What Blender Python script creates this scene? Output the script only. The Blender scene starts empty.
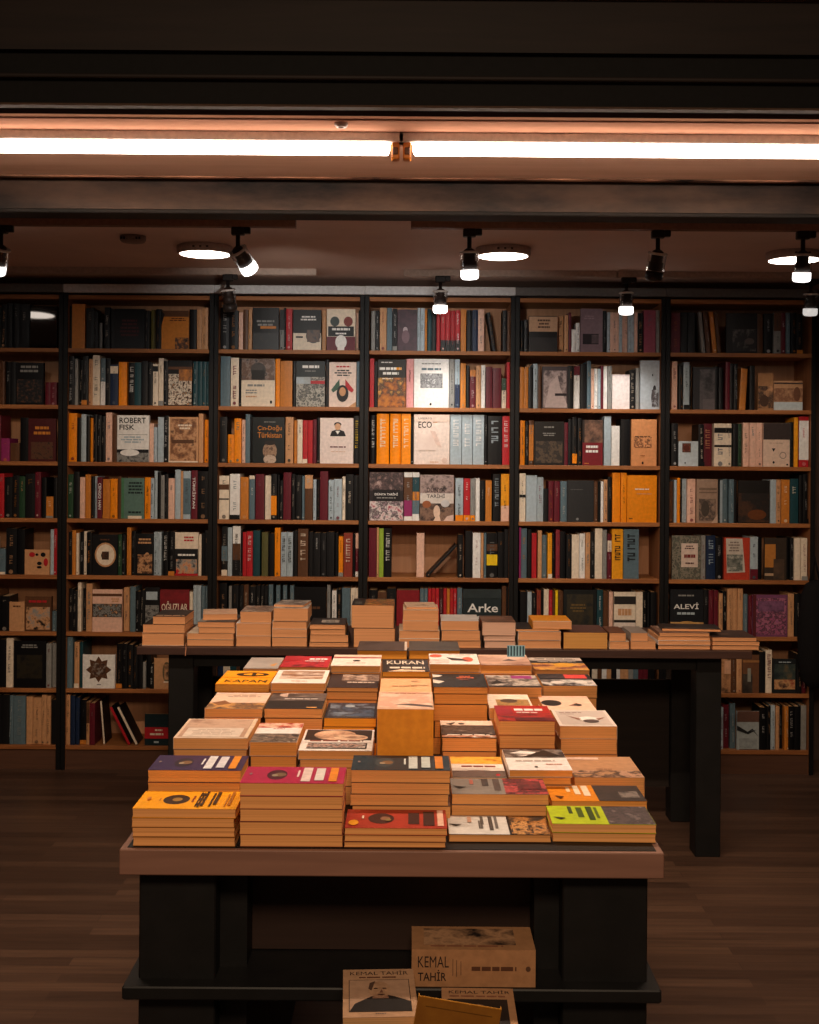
import bpy, math, random
from mathutils import Vector, Matrix
SC = bpy.context.scene
COL = SC.collection
F, CX, HY, CAMZ = 1200.0, 409.5, 455.0, 1.67
TH = math.radians(0.42)
def unroll(px, py):
    X, Y = px - CX, py - HY
    return X * math.cos(TH) + Y * math.sin(TH), -X * math.sin(TH) + Y * math.cos(TH)
def P(px, py, Z):
    X, Y = unroll(px, py)
    s = F / Z
    return X / s, CAMZ - Y / s

# ------------------------------------------------------------------ materials
def lin(h):
    out = []
    for i in (0, 2, 4):
        c = int(h[i:i+2], 16) / 255
        out.append(c / 12.92 if c <= 0.04045 else ((c + 0.055) / 1.055) ** 2.4)
    return (out[0], out[1], out[2], 1.0)
MATS = {}
def newmat(name):
    m = bpy.data.materials.new(name)
    m.use_nodes = True
    nt = m.node_tree
    return m, nt, nt.nodes['Principled BSDF']
def mat(hexc, rough=0.5, spec=0.22):
    """Ink or paint of one colour with a faint print mottle."""
    k = (hexc, rough, spec)
    if k in MATS: return MATS[k]
    m, nt, b = newmat('paint_' + hexc)
    tc = nt.nodes.new('ShaderNodeTexCoord')
    n = nt.nodes.new('ShaderNodeTexNoise'); n.inputs['Scale'].default_value = 60; n.inputs['Detail'].default_value = 2
    r = nt.nodes.new('ShaderNodeValToRGB')
    c = lin(hexc)
    r.color_ramp.elements[0].position = .3; r.color_ramp.elements[1].position = .7
    r.color_ramp.elements[0].color = (c[0]*.88, c[1]*.88, c[2]*.88, 1)
    r.color_ramp.elements[1].color = (min(1, c[0]*1.08), min(1, c[1]*1.08), min(1, c[2]*1.08), 1)
    nt.links.new(tc.outputs['Object'], n.inputs['Vector']); nt.links.new(n.outputs['Fac'], r.inputs['Fac'])
    nt.links.new(r.outputs['Color'], b.inputs['Base Color'])
    b.inputs['Roughness'].default_value = rough
    b.inputs['Specular IOR Level'].default_value = spec
    MATS[k] = m
    return m
def artmat(cols, scale=30.0, seed=0.0, stretch=(1, 1, 1)):
    """Printed picture: patches of a few inks."""
    k = ('art', tuple(cols), scale, seed)
    if k in MATS: return MATS[k]
    m, nt, b = newmat('print_' + '_'.join(cols))
    tc = nt.nodes.new('ShaderNodeTexCoord')
    mp = nt.nodes.new('ShaderNodeMapping'); mp.inputs['Location'].default_value = (seed, seed*.7, seed*1.3)
    mp.inputs['Scale'].default_value = stretch
    n = nt.nodes.new('ShaderNodeTexNoise'); n.inputs['Scale'].default_value = scale * 2.4; n.inputs['Detail'].default_value = 5
    n.inputs['Roughness'].default_value = .62
    r = nt.nodes.new('ShaderNodeValToRGB')
    e = r.color_ramp.elements
    N = len(cols)
    pos = [0.34 + 0.32 * i / max(1, N - 1) for i in range(N)]
    e[0].position, e[0].color = pos[0], lin(cols[0])
    e[1].position, e[1].color = pos[-1], lin(cols[-1])
    for i in range(1, N - 1):
        x = e.new(pos[i]); x.color = lin(cols[i])
    nt.links.new(tc.outputs['Object'], mp.inputs['Vector']); nt.links.new(mp.outputs['Vector'], n.inputs['Vector'])
    nt.links.new(n.outputs['Fac'], r.inputs['Fac']); nt.links.new(r.outputs['Color'], b.inputs['Base Color'])
    b.inputs['Roughness'].default_value = .42; b.inputs['Specular IOR Level'].default_value = .35
    MATS[k] = m
    return m
def pagemat(hexc):
    """Cut paper edges: fine sheets lying along the block."""
    k = ('page', hexc)
    if k in MATS: return MATS[k]
    m, nt, b = newmat('paper_edges_' + hexc)
    tc = nt.nodes.new('ShaderNodeTexCoord')
    mp = nt.nodes.new('ShaderNodeMapping'); mp.inputs['Scale'].default_value = (2, 2, 700)
    n = nt.nodes.new('ShaderNodeTexNoise'); n.inputs['Scale'].default_value = 1.0; n.inputs['Detail'].default_value = 3
    r = nt.nodes.new('ShaderNodeValToRGB'); c = lin(hexc)
    r.color_ramp.elements[0].position = .3; r.color_ramp.elements[1].position = .68
    r.color_ramp.elements[0].color = (c[0]*.74, c[1]*.72, c[2]*.7, 1)
    r.color_ramp.elements[1].color = (min(1, c[0]*1.08), min(1, c[1]*1.08), min(1, c[2]*1.08), 1)
    nt.links.new(tc.outputs['Object'], mp.inputs['Vector']); nt.links.new(mp.outputs['Vector'], n.inputs['Vector'])
    nt.links.new(n.outputs['Fac'], r.inputs['Fac']); nt.links.new(r.outputs['Color'], b.inputs['Base Color'])
    b.inputs['Roughness'].default_value = .85; b.inputs['Specular IOR Level'].default_value = .1
    MATS[k] = m
    return m
def woodmat(name, c1, c2, axis=0, rough=.5, scale=3.0, spec=.3):
    k = ('wood', name)
    if k in MATS: return MATS[k]
    m, nt, b = newmat(name)
    tc = nt.nodes.new('ShaderNodeTexCoord')
    mp = nt.nodes.new('ShaderNodeMapping')
    s = [14.0, 14.0, 14.0]; s[axis] = .8
    mp.inputs['Scale'].default_value = s
    n = nt.nodes.new('ShaderNodeTexNoise'); n.inputs['Scale'].default_value = scale; n.inputs['Detail'].default_value = 6
    n.inputs['Distortion'].default_value = .6
    r = nt.nodes.new('ShaderNodeValToRGB')
    r.color_ramp.elements[0].position = .3; r.color_ramp.elements[1].position = .7
    r.color_ramp.elements[0].color = lin(c1); r.color_ramp.elements[1].color = lin(c2)
    nt.links.new(tc.outputs['Object'], mp.inputs['Vector']); nt.links.new(mp.outputs['Vector'], n.inputs['Vector'])
    nt.links.new(n.outputs['Fac'], r.inputs['Fac']); nt.links.new(r.outputs['Color'], b.inputs['Base Color'])
    bp = nt.nodes.new('ShaderNodeBump'); bp.inputs['Strength'].default_value = .08; bp.inputs['Distance'].default_value = .002
    nt.links.new(n.outputs['Fac'], bp.inputs['Height']); nt.links.new(bp.outputs['Normal'], b.inputs['Normal'])
    b.inputs['Roughness'].default_value = rough; b.inputs['Specular IOR Level'].default_value = spec
    MATS[k] = m
    return m
def blotchmat(name, c1, c2, scale, rough, dist=.0015, strength=.3, stretch=(1, 1, 1)):
    k = ('blotch', name)
    if k in MATS: return MATS[k]
    m, nt, b = newmat(name)
    tc = nt.nodes.new('ShaderNodeTexCoord')
    mp = nt.nodes.new('ShaderNodeMapping'); mp.inputs['Scale'].default_value = stretch
    n = nt.nodes.new('ShaderNodeTexNoise'); n.inputs['Scale'].default_value = scale; n.inputs['Detail'].default_value = 8
    n.inputs['Roughness'].default_value = .6
    r = nt.nodes.new('ShaderNodeValToRGB')
    r.color_ramp.elements[0].position = .35; r.color_ramp.elements[1].position = .66
    r.color_ramp.elements[0].color = lin(c1); r.color_ramp.elements[1].color = lin(c2)
    nt.links.new(tc.outputs['Object'], mp.inputs['Vector']); nt.links.new(mp.outputs['Vector'], n.inputs['Vector'])
    nt.links.new(n.outputs['Fac'], r.inputs['Fac']); nt.links.new(r.outputs['Color'], b.inputs['Base Color'])
    bp = nt.nodes.new('ShaderNodeBump'); bp.inputs['Strength'].default_value = strength; bp.inputs['Distance'].default_value = dist
    nt.links.new(n.outputs['Fac'], bp.inputs['Height']); nt.links.new(bp.outputs['Normal'], b.inputs['Normal'])
    b.inputs['Roughness'].default_value = rough; b.inputs['Specular IOR Level'].default_value = .3
    MATS[k] = m
    return m
def emit(name, rgb, strength):
    m, nt, b = newmat(name)
    b.inputs['Base Color'].default_value = (.8, .8, .8, 1)
    b.inputs['Emission Color'].default_value = (*rgb, 1); b.inputs['Emission Strength'].default_value = strength
    return m
def glassmat():
    m, nt, b = newmat('clear_glass')
    out = nt.nodes['Material Output']
    t = nt.nodes.new('ShaderNodeBsdfTransparent'); g = nt.nodes.new('ShaderNodeBsdfGlossy'); g.inputs['Roughness'].default_value = .08
    lw = nt.nodes.new('ShaderNodeLayerWeight'); lw.inputs['Blend'].default_value = .35
    mx = nt.nodes.new('ShaderNodeMixShader')
    nt.links.new(lw.outputs['Facing'], mx.inputs['Fac']); nt.links.new(t.outputs[0], mx.inputs[1]); nt.links.new(g.outputs[0], mx.inputs[2])
    nt.links.new(mx.outputs[0], out.inputs['Surface'])
    return m
def floormat():
    m, nt, b = newmat('laminate_boards')
    tc = nt.nodes.new('ShaderNodeTexCoord')
    br = nt.nodes.new('ShaderNodeTexBrick')
    br.inputs['Scale'].default_value = 1.0; br.inputs['Brick Width'].default_value = 1.1; br.inputs['Row Height'].default_value = .062
    br.inputs['Mortar Size'].default_value = .0016; br.inputs['Bias'].default_value = 0.0
    br.inputs['Color1'].default_value = (0.0, 0, 0, 1); br.inputs['Color2'].default_value = (1, 1, 1, 1); br.inputs['Mortar'].default_value = (.0, .0, .0, 1)
    br.offset = .37; br.squash = 1
    mp = nt.nodes.new('ShaderNodeMapping'); mp.inputs['Scale'].default_value = (1.2, 26, 1)
    n = nt.nodes.new('ShaderNodeTexNoise'); n.inputs['Scale'].default_value = 2.2; n.inputs['Detail'].default_value = 7; n.inputs['Distortion'].default_value = .4
    mx = nt.nodes.new('ShaderNodeMath'); mx.operation = 'MULTIPLY_ADD'; mx.inputs[1].default_value = .55
    ml = nt.nodes.new('ShaderNodeMath'); ml.operation = 'MULTIPLY'; ml.inputs[1].default_value = .36
    r = nt.nodes.new('ShaderNodeValToRGB')
    e = r.color_ramp.elements
    e[0].position, e[0].color = .12, lin('38271f'); e[1].position, e[1].color = .9, lin('765844')
    x = e.new(.5); x.color = lin('553e31')
    nt.links.new(tc.outputs['Object'], br.inputs['Vector']); nt.links.new(tc.outputs['Object'], mp.inputs['Vector']); nt.links.new(mp.outputs['Vector'], n.inputs['Vector'])
    nt.links.new(br.outputs['Color'], ml.inputs[0])
    nt.links.new(n.outputs['Fac'], mx.inputs[0]); nt.links.new(ml.outputs[0], mx.inputs[2])
    nt.links.new(mx.outputs[0], r.inputs['Fac']); nt.links.new(r.outputs['Color'], b.inputs['Base Color'])
    bp = nt.nodes.new('ShaderNodeBump'); bp.inputs['Strength'].default_value = .25; bp.inputs['Distance'].default_value = .001; bp.invert = True
    nt.links.new(br.outputs['Fac'], bp.inputs['Height']); nt.links.new(bp.outputs['Normal'], b.inputs['Normal'])
    b.inputs['Roughness'].default_value = .42; b.inputs['Specular IOR Level'].default_value = .35
    return m

# ------------------------------------------------------------------ mesh builder
class MB:
    def __init__(s): s.v, s.f, s.m, s.mats, s.sm = [], [], [], [], []
    def mi(s, m):
        if m not in s.mats: s.mats.append(m)
        return s.mats.index(m)
    def face(s, pts, m, smooth=False):
        i = len(s.v); s.v += [tuple(p) for p in pts]; s.f.append(tuple(range(i, i + len(pts)))); s.m.append(s.mi(m)); s.sm.append(smooth)
    def mesh(s, verts, faces, m, smooth=False):
        i = len(s.v); s.v += [tuple(p) for p in verts]; k = s.mi(m)
        for f in faces: s.f.append(tuple(i + a for a in f)); s.m.append(k); s.sm.append(smooth)
    def box(s, a, b, m, ch=0.0):
        x0, y0, z0 = a; x1, y1, z1 = b
        if ch <= 0:
            v = [(x0,y0,z0),(x1,y0,z0),(x1,y1,z0),(x0,y1,z0),(x0,y0,z1),(x1,y0,z1),(x1,y1,z1),(x0,y1,z1)]
            s.mesh(v, [(3,2,1,0),(4,5,6,7),(0,1,5,4),(1,2,6,5),(2,3,7,6),(3,0,4,7)], m); return
        c = min(ch, (x1-x0)*.45, (y1-y0)*.45, (z1-z0)*.45)
        def ring(z, d): return [(x0+d,y0+c+ (0 if d==0 else 0),z)]
        v = []
        def oct_(z, i):  # outline inset by i, corners cut by c
            return [(x0+i+c,y0+i,z),(x1-i-c,y0+i,z),(x1-i,y0+i+c,z),(x1-i,y1-i-c,z),(x1-i-c,y1-i,z),(x0+i+c,y1-i,z),(x0+i,y1-i-c,z),(x0+i,y0+i+c,z)]
        v = oct_(z0, c*.7) + oct_(z0+c, 0) + oct_(z1-c, 0) + oct_(z1, c*.7)
        f = [tuple(reversed(range(8))), tuple(range(24, 32))]
        for k in range(3):
            for j in range(8):
                a_, b_ = k*8+j, k*8+(j+1) % 8
                f.append((a_, b_, b_+8, a_+8))
        s.mesh(v, f, m)
    def lathe(s, prof, m, seg=28, M=None, smooth=True, cap=True):
        """profile of (radius, z) turned round z, moved by M"""
        M = M or Matrix()
        v, f = [], []
        n = len(prof)
        for (r, z) in prof:
            for j in range(seg):
                t = 2*math.pi*j/seg
                v.append(tuple(M @ Vector((r*math.cos(t), r*math.sin(t), z))))
        for i in range(n-1):
            for j in range(seg):
                a, b = i*seg+j, i*seg+(j+1) % seg
                f.append((a, b, b+seg, a+seg))
        if cap:
            f.append(tuple(reversed(range(seg)))); f.append(tuple(range((n-1)*seg, n*seg)))
        s.mesh(v, f, m, smooth)
    def tube(s, p0, p1, r, m, seg=16, smooth=True):
        p0, p1 = Vector(p0), Vector(p1); d = p1 - p0
        M = Matrix.Translation(p0) @ d.to_track_quat('Z', 'Y').to_matrix().to_4x4()
        s.lathe([(r, 0), (r, d.length)], m, seg, M, smooth)
    def build(s, name, parent=None, loc=(0, 0, 0), rz=0.0):
        me = bpy.data.meshes.new(name)
        me.from_pydata(s.v, [], s.f)
        for m in s.mats: me.materials.append(m)
        me.polygons.foreach_set('material_index', s.m)
        me.polygons.foreach_set('use_smooth', s.sm)
        me.update()
        o = bpy.data.objects.new(name, me); COL.objects.link(o)
        if parent: o.parent = parent
        o.location = loc; o.rotation_euler = (0, 0, rz)
        return o
def tag(o, label=None, cat=None, group=None, kind=None):
    if label: o['label'] = label
    if cat: o['category'] = cat
    if group: o['group'] = group
    if kind: o['kind'] = kind
    return o
def empty(name, loc=(0, 0, 0), rz=0.0):
    o = bpy.data.objects.new(name, None); COL.objects.link(o)
    o.location = loc; o.rotation_euler = (0, 0, rz); o.empty_display_size = .05
    return o

# ------------------------------------------------------------------ lettering
TXT = {}
def text_mesh(s, bold=False):
    k = (s, bold)
    if k in TXT: return TXT[k]
    cu = bpy.data.curves.new('lettering', 'FONT'); cu.body = s; cu.resolution_u = 2
    if bold and 'M' not in s: cu.offset = .012
    o = bpy.data.objects.new('lettering', cu); COL.objects.link(o)
    dg = bpy.context.evaluated_depsgraph_get()
    me = o.evaluated_get(dg).to_mesh()
    v = [tuple(x.co) for x in me.vertices]; f = [tuple(p.vertices) for p in me.polygons]
    o.evaluated_get(dg).to_mesh_clear()
    bpy.data.objects.remove(o); bpy.data.curves.remove(cu)
    if v:
        x0, x1 = min(a[0] for a in v), max(a[0] for a in v); y0, y1 = min(a[1] for a in v), max(a[1] for a in v)
        v = [((a[0]-x0)/max(1e-6, x1-x0), (a[1]-y0)/max(1e-6, y1-y0)) for a in v]
    TXT[k] = (v, f)
    return TXT[k]

PAL = dict(K='0d0d10', D='161618', G='8d8c88', S='5d727c', T='1d4249', W='ece9e4', C='ead9c2', P='e8bba4', O='f38d10', o='c97c30',
           R='b8242c', M='641b28', B='5d3c27', b='cb976b', N='1b2a46', g='26442d', l='93b03c', L='abbac2', Y='f2c81e', V='912d62', A='ef9f1c', X='4a1a1c')
CNAME = dict(K='black', D='charcoal', G='grey', S='slate-blue', T='teal', W='white', C='cream', P='peach', O='orange', o='ochre', R='red',
             M='maroon', B='brown', b='tan', N='navy', g='dark green', l='lime green', L='pale blue-grey', Y='yellow', V='purple', A='amber', X='dark red')
CNAME.update({'6a6030':'olive','5c5a34':'olive','8c3a2c':'brick red','e09a98':'pink','8c2028':'dark red','9a4a5c':'rose','8c3038':'dark red','8c3c2c':'brick red'})
def hx(c): return PAL.get(c, c)
DARK = set('KDTMBNgVRSXo')

def fake_lines(rng, u0, v0, u1, v1, n):
    out = []
    h = (v1 - v0) / n
    for i in range(n):
        vv = v1 - (i + .5) * h
        L = (u1 - u0) * rng.uniform(.6, 1)
        u = (u0 + u1) / 2 - L / 2
        end = u + L
        while u < end - .01:
            w = min(end - u, (u1 - u0) * rng.uniform(.12, .3))
            out.append((u, vv - h * .27, u + w * .86, vv + h * .27)); u += w
    return out
def decorate(mb, design, O, U, V, N, seed=1, lift=.0004):
    """Prints on a cover: O corner, U and V full edges, N outward normal."""
    O, U, V, N = Vector(O), Vector(U), Vector(V), Vector(N).normalized()
    rng = random.Random(seed)
    lay = 0
    def at(u, v):
        u, v = min(.998, max(.002, u)), min(.998, max(.002, v))
        return O + U * u + V * v + N * (lift * lay)
    for item in design.split(';'):
        t = item.split()
        if not t: continue
        lay += 1
        k = t[0]
        if k == 'r':
            u0, v0, u1, v1 = map(float, t[1:5]); mb.face([at(u0, v0), at(u1, v0), at(u1, v1), at(u0, v1)], mat(hx(t[5]), .42))
        elif k == 'n':
            u0, v0, u1, v1 = map(float, t[1:5]); sc = float(t[-1])
            mb.face([at(u0, v0), at(u1, v0), at(u1, v1), at(u0, v1)], artmat([hx(c) for c in t[5:-1]], sc, seed % 17 * 1.37))
        elif k == 'G':
            u0, v0, u1, v1 = map(float, t[1:5]); mb.face([at(u0, v0), at(u1, v0), at(u1, v1), at(u0, v1)], mat('0b0b0d', .04, .9))
        elif k == 'a':
            cu, cv, ru, rv = map(float, t[1:5])
            mb.face([at(cu + ru*math.cos(a*math.pi/12), cv + rv*math.sin(a*math.pi/12)) for a in range(24)], artmat([hx(c) for c in t[5:-1]], float(t[-1]), seed % 17 * 1.37))
        elif k == 'e':
            cu, cv, ru, rv = map(float, t[1:5])
            mb.face([at(cu + ru*math.cos(a*math.pi/10), cv + rv*math.sin(a*math.pi/10)) for a in range(20)], mat(hx(t[5]), .42))
        elif k == 'p':
            pts = [float(x) for x in t[2:]]
            mb.face([at(pts[i], pts[i+1]) for i in range(0, len(pts), 2)], mat(hx(t[1]), .42))
        elif k == 'l':
            u0, v0, u1, v1 = map(float, t[1:5])
            for (a, b, c, d) in fake_lines(rng, u0, v0, u1, v1, int(t[6])):
                mb.face([at(a, b), at(c, b), at(c, d), at(a, d)], mat(hx(t[5]), .45))
        elif k in 'tT' or k == 'x':      # lettering; x turns it a quarter so it reads along the spine
            u0, v0, u1, v1 = map(float, t[1:5])
            s = ' '.join(t[6:]).replace('_', ' ')
            v, f = text_mesh(s, k != 't')
            if k == 'x': pts = [at(u0 + (u1-u0)*b, v1 + (v0-v1)*a) for a, b in v]
            else: pts = [at(u0 + (u1-u0)*a, v0 + (v1-v0)*b) for a, b in v]
            mb.mesh(pts, f, mat(hx(t[5]), .45))

MS = {}
def mix(a, b, t):
    a, b = hx(a), hx(b)
    return ''.join('%02x' % int(int(a[i:i+2], 16) * (1-t) + int(b[i:i+2], 16) * t) for i in (0, 2, 4))
def glyphs(rng, u0, v0, u1, v1, ink, vertical=False, aspect=.62, unit=1.0):
    """Unreadable letter shapes filling a box; unit = box height over width in metres."""
    out = []
    if vertical:
        q = v1
        step = (u1 - u0) / unit * aspect
        while q - step > v0:
            if rng.random() < .14: q -= step * .6; continue
            k = rng.random()
            a, b = q - step * .8, q
            if k < .3: out += ['r %.3f %.4f %.3f %.4f %s' % (u0, b - step*.26, u1, b, ink)]
            elif k < .6: out += ['r %.3f %.4f %.3f %.4f %s' % (u0, b - step*.24, u1, b, ink), 'r %.3f %.4f %.3f %.4f %s' % (u0, a, u0 + (u1-u0)*.28, b, ink)]
            elif k < .8: out += ['r %.3f %.4f %.3f %.4f %s' % (u0, b - step*.24, u1, b, ink), 'r %.3f %.4f %.3f %.4f %s' % (u0, a, u1, a + step*.24, ink), 'r %.3f %.4f %.3f %.4f %s' % (u1 - (u1-u0)*.26, a, u1, b, ink)]
            else: out += ['r %.3f %.4f %.3f %.4f %s' % (u0, a, u0 + (u1-u0)*.26, b, ink), 'r %.3f %.4f %.3f %.4f %s' % (u0, (a+b)/2 - step*.12, u1, (a+b)/2 + step*.12, ink)]
            q -= step
    return ';'.join(out)
def spine_print(rng, col, w, h):
    """Small unreadable lettering of a spine as a design string."""
    ink = mix(col, rng.choice('WWCCbGo') if col in DARK else rng.choice('KKDMNS'), rng.uniform(.35, .8))
    out = []
    px = w * 190
    if px < 2.6: return 'e .5 .05 .25 .012 %s' % ink
    v = .92 - rng.random() * .16
    hw = rng.choice([.1, .14, .14, .2])
    while v > .3:
        L = rng.uniform(.1, .32)
        out.append(glyphs(rng, .5 - hw, v - L, .5 + hw, v, ink, True, .75, h / w))
        v = v - L - rng.uniform(.03, .2)
        if rng.random() < .3: break
    if rng.random() < .55: out.append('e .5 .06 .2 %.3f %s' % (.2*w/h, ink))
    if rng.random() < .12 and px > 4: out.append('r 0 %.2f 1 %.2f %s' % (.0, .1, rng.choice('CoGK')))
    return ';'.join(x for x in out if x)

PG = ['d9b184', 'd2a473', 'dfbd94']
def book_geo(mb, w, d, h, col, design, seed, rounded=False, M=None):
    """Upright book, spine (or cover) towards -y, base at z=0, centred in x."""
    cm = mat(hx(col), .42)
    tmp = MB()
    x = w / 2
    k = min(.0022, w * .2)
    n = 6 if rounded else 3
    bulge = min(.008, w * .22) if rounded else min(.0015, w*.15)
    # outer case: curved spine profile swept up
    prof = []
    for i in range(n + 1):
        a = -1 + 2 * i / n
        prof.append((a * x, bulge * (a * a)))
    out = [(-x, d)] + prof + [(x, d)]
    inn = [(x - k, d), (x - k, bulge + k), (-x + k, bulge + k), (-x + k, d)]
    def zz(p, z): return (p[0], p[1], z)
    for i in range(len(out) - 1):
        a, b = out[i], out[i+1]
        tmp.face([zz(a, 0), zz(b, 0), zz(b, h), zz(a, h)], cm)
    loop = out + inn
    # top rims as quads: left board, spine, right board
    tmp.face([zz(out[0], h), zz(out[1], h), zz(inn[2], h), zz(inn[3], h)], cm)
    tmp.face([zz(p, h) for p in prof] + [zz(inn[1], h), zz(inn[2], h)], cm)
    tmp.face([zz(out[-2], h), zz(out[-1], h), zz(inn[0], h), zz(inn[1], h)], cm)
    tmp.face([zz(out[0], 0)] + [zz(out[-1], 0)] + [zz(p, 0) for p in reversed(prof)], cm)
    pm = pagemat(PG[seed % 3])
    tmp.box((-x + k, bulge + k, .003), (x - k, d - .003, h - .004), pm)
    if design:
        inset = .0 if not rounded else x * .12
        decorate(tmp, design, (-x + inset, -.0005, 0), (w - 2*inset, 0, 0), (0, 0, h), (0, -1, 0), seed)
    if M is not None: tmp.v = [tuple(M @ Vector(p)) for p in tmp.v]
    for f, mi, sm in zip(tmp.f, tmp.m, tmp.sm): mb.face([tmp.v[i] for i in f], tmp.mats[mi], sm)

# ------------------------------------------------------------------ the setting
YB = 6.316                       # front plane of the bookcases
WALLM = blotchmat('wall_plaster', '4a3a34', '57463f', 6, .8)
CEILM = blotchmat('ceiling_paint', 'c4a595', 'd0b1a0', 2.5, .75)
m = MB(); m.box((-3.3, -1.6, -.06), (2.5, 6.75, 0), floormat()); tag(m.build('floor'), kind='structure')
m = MB(); m.box((-3.3, 3.99, 2.6), (2.5, 6.75, 2.66), CEILM)
tag(m.build('ceiling'), kind='structure')
m = MB(); m.box((-3.3, 6.63, 0), (2.5, 6.75, 2.6), WALLM); tag(m.build('wall_back'), kind='structure')
m = MB(); m.box((-3.3, -1.6, 0), (-3.2, 6.63, 2.6), WALLM); tag(m.build('wall_left'), kind='structure')
m = MB(); m.box((2.4, -1.6, 0), (2.5, 6.63, 2.6), WALLM); tag(m.build('wall_right'), kind='structure')
# soffit over the shop front: painted boards lit by the tubes
SOFM = blotchmat('soffit_boards', 'ae8068', 'c29178', 3.5, .7, stretch=(.4, 6, 1))
SOFM.node_tree.nodes['Principled BSDF'].inputs['Specular IOR Level'].default_value = 0.0
m = MB()
m.box((-3.3, 3.30, 2.603), (2.5, 3.335, 2.66), SOFM)
m.box((-3.3, 3.24, 2.601), (2.5, 3.30, 2.66), mat('1a110d', .9, .0))
m.box((-3.3, 3.341, 2.600), (2.5, 3.62, 2.66), SOFM)
RB = blotchmat('brightened_soffit_board', 'd2a68c', 'e2b89e', 3.0, .7, stretch=(.4, 6, 1)); RB.node_tree.nodes['Principled BSDF'].inputs['Specular IOR Level'].default_value = 0.0  # rear board coloured paler to stand in for brighter tube light
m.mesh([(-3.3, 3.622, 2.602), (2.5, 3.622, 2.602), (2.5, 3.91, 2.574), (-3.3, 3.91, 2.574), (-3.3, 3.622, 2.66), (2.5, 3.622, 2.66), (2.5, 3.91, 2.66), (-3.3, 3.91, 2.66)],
       [(0, 3, 2, 1), (4, 5, 6, 7), (0, 1, 5, 4), (1, 2, 6, 5), (2, 3, 7, 6), (3, 0, 4, 7)], RB)  # slope added so this board catches more of the tube light
m.box((-3.3, 3.912, 2.570), (2.5, 3.935, 2.66), blotchmat('broken_plaster', '150c08', 'd09a7c', 14, .9, .01, 1.0, (.35, 1, 1)))
m.box((-3.3, 3.33, 2.615), (2.5, 3.345, 2.66), mat('2a1a14', .8))
tag(m.build('ceiling_soffit'), kind='structure')
# fascia of the shop front
FB, FK, FL = woodmat('fascia_boards', '1c1614', '231b18', 0, .6, 3.0, .15), mat('121111', .7, .1), mat('4a372b', .7, .1)
m = MB()
m.box((-3.3, 3.20, 2.745), (2.5, 3.26, 3.4), FB)
m.box((-3.3, 3.225, 2.68), (2.5, 3.26, 2.745), FK)
m.box((-3.3, 3.19, 2.668), (2.5, 3.26, 2.679), FB, .003)
m.box((-3.3, 3.215, 2.604), (2.5, 3.26, 2.668), FK)
m.box((-3.3, 3.205, 2.5985), (2.5, 3.238, 2.604), FL, .002)
m.box((-3.3, 3.17, 2.884), (2.5, 3.2, 2.892), FL, .002)
tag(m.build('wall_front'), kind='structure')
# steel beam: web between two flanges, stained
BM = blotchmat('stained_steel', '1d1512', '5c4435', 3.2, .55, .003, .5, (.8, 1, 2.5))
FM = blotchmat('flange_steel', '0d0b0a', '1a1412', 9, .7, .003, .6, (.5, 1, 1))
m = MB()
m.box((-3.3, 3.985, 2.475), (2.5, 4.03, 2.59), BM)
m.box((-3.3, 3.955, 2.588), (2.5, 4.06, 2.6), FM, .003)
m.box((-3.3, 3.955, 2.461), (2.5, 4.06, 2.475), FM, .003)
tag(m.build('beam'), kind='structure')

# ------------------------------------------------------------------ fluorescent tubes
TUBE = emit('glowing_tube', (1.0, .80, .66), 15.0)
WHITEM = mat('e8e0d8', .4)
OR = mat('c9762c', .5)
def fluoro(x0, x1, hold_x, label):
    r = empty('fluorescent_light', ((x0+x1)/2, 3.47, 2.6))
    cx = (x0+x1)/2
    m = MB(); m.box((x0-cx-.012, -.017, -.030), (x1-cx+.012, .017, -.0005), WHITEM, .004); m.build('batten', r)
    m = MB(); m.lathe([(.008, 0), (.0205, .006), (.0205, x1-x0-.066), (.008, x1-x0-.06)], TUBE, 20,
                      Matrix.Translation((x0-cx+.03, 0, -.044)) @ Matrix.Rotation(math.pi/2, 4, 'Y')); m.build('tube', r)
    for xx in (x0+.002, x1-.026):
        m = MB(); m.box((xx-cx, -.018, -.078), (xx-cx+.024, .018, -.03), OR, .004)
        m.box((xx-cx+.004, -.022, -.066), (xx-cx+.020, .022, -.045), mat('5a2f14', .5), .002); m.build('lamp_holder', r)
    tag(r, label, 'light', 'tubes end to end under the soffit')
    li = bpy.data.lights.new('tube_light', 'AREA'); li.shape = 'RECTANGLE'; li.size, li.size_y = x1-x0-.08, .036; li.energy = 24; li.color = (1, .77, .56)
    o = bpy.data.objects.new('tube_light', li); COL.objects.link(o); o.location = (cx, 3.47, 2.6-.0745)
fluoro(-1.56, -.033, -.03, 'glowing fluorescent tube on the soffit, its end holder by the screw head')
fluoro(-.027, 1.50, -.03, 'glowing fluorescent tube on the soffit, above the two lit track spotlights')
m = MB(); x, z = P(341, 131, 3.36)
m.lathe([(.019, 0), (.019, -.006), (.013, -.012), (.009, -.012), (.007, -.004)], mat('b9a193', .3, .6), 18); s = m.build('screw', None, (x, 3.37, 2.6))
tag(s, 'round metal screw head sunk in the lit soffit', 'screw')

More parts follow.
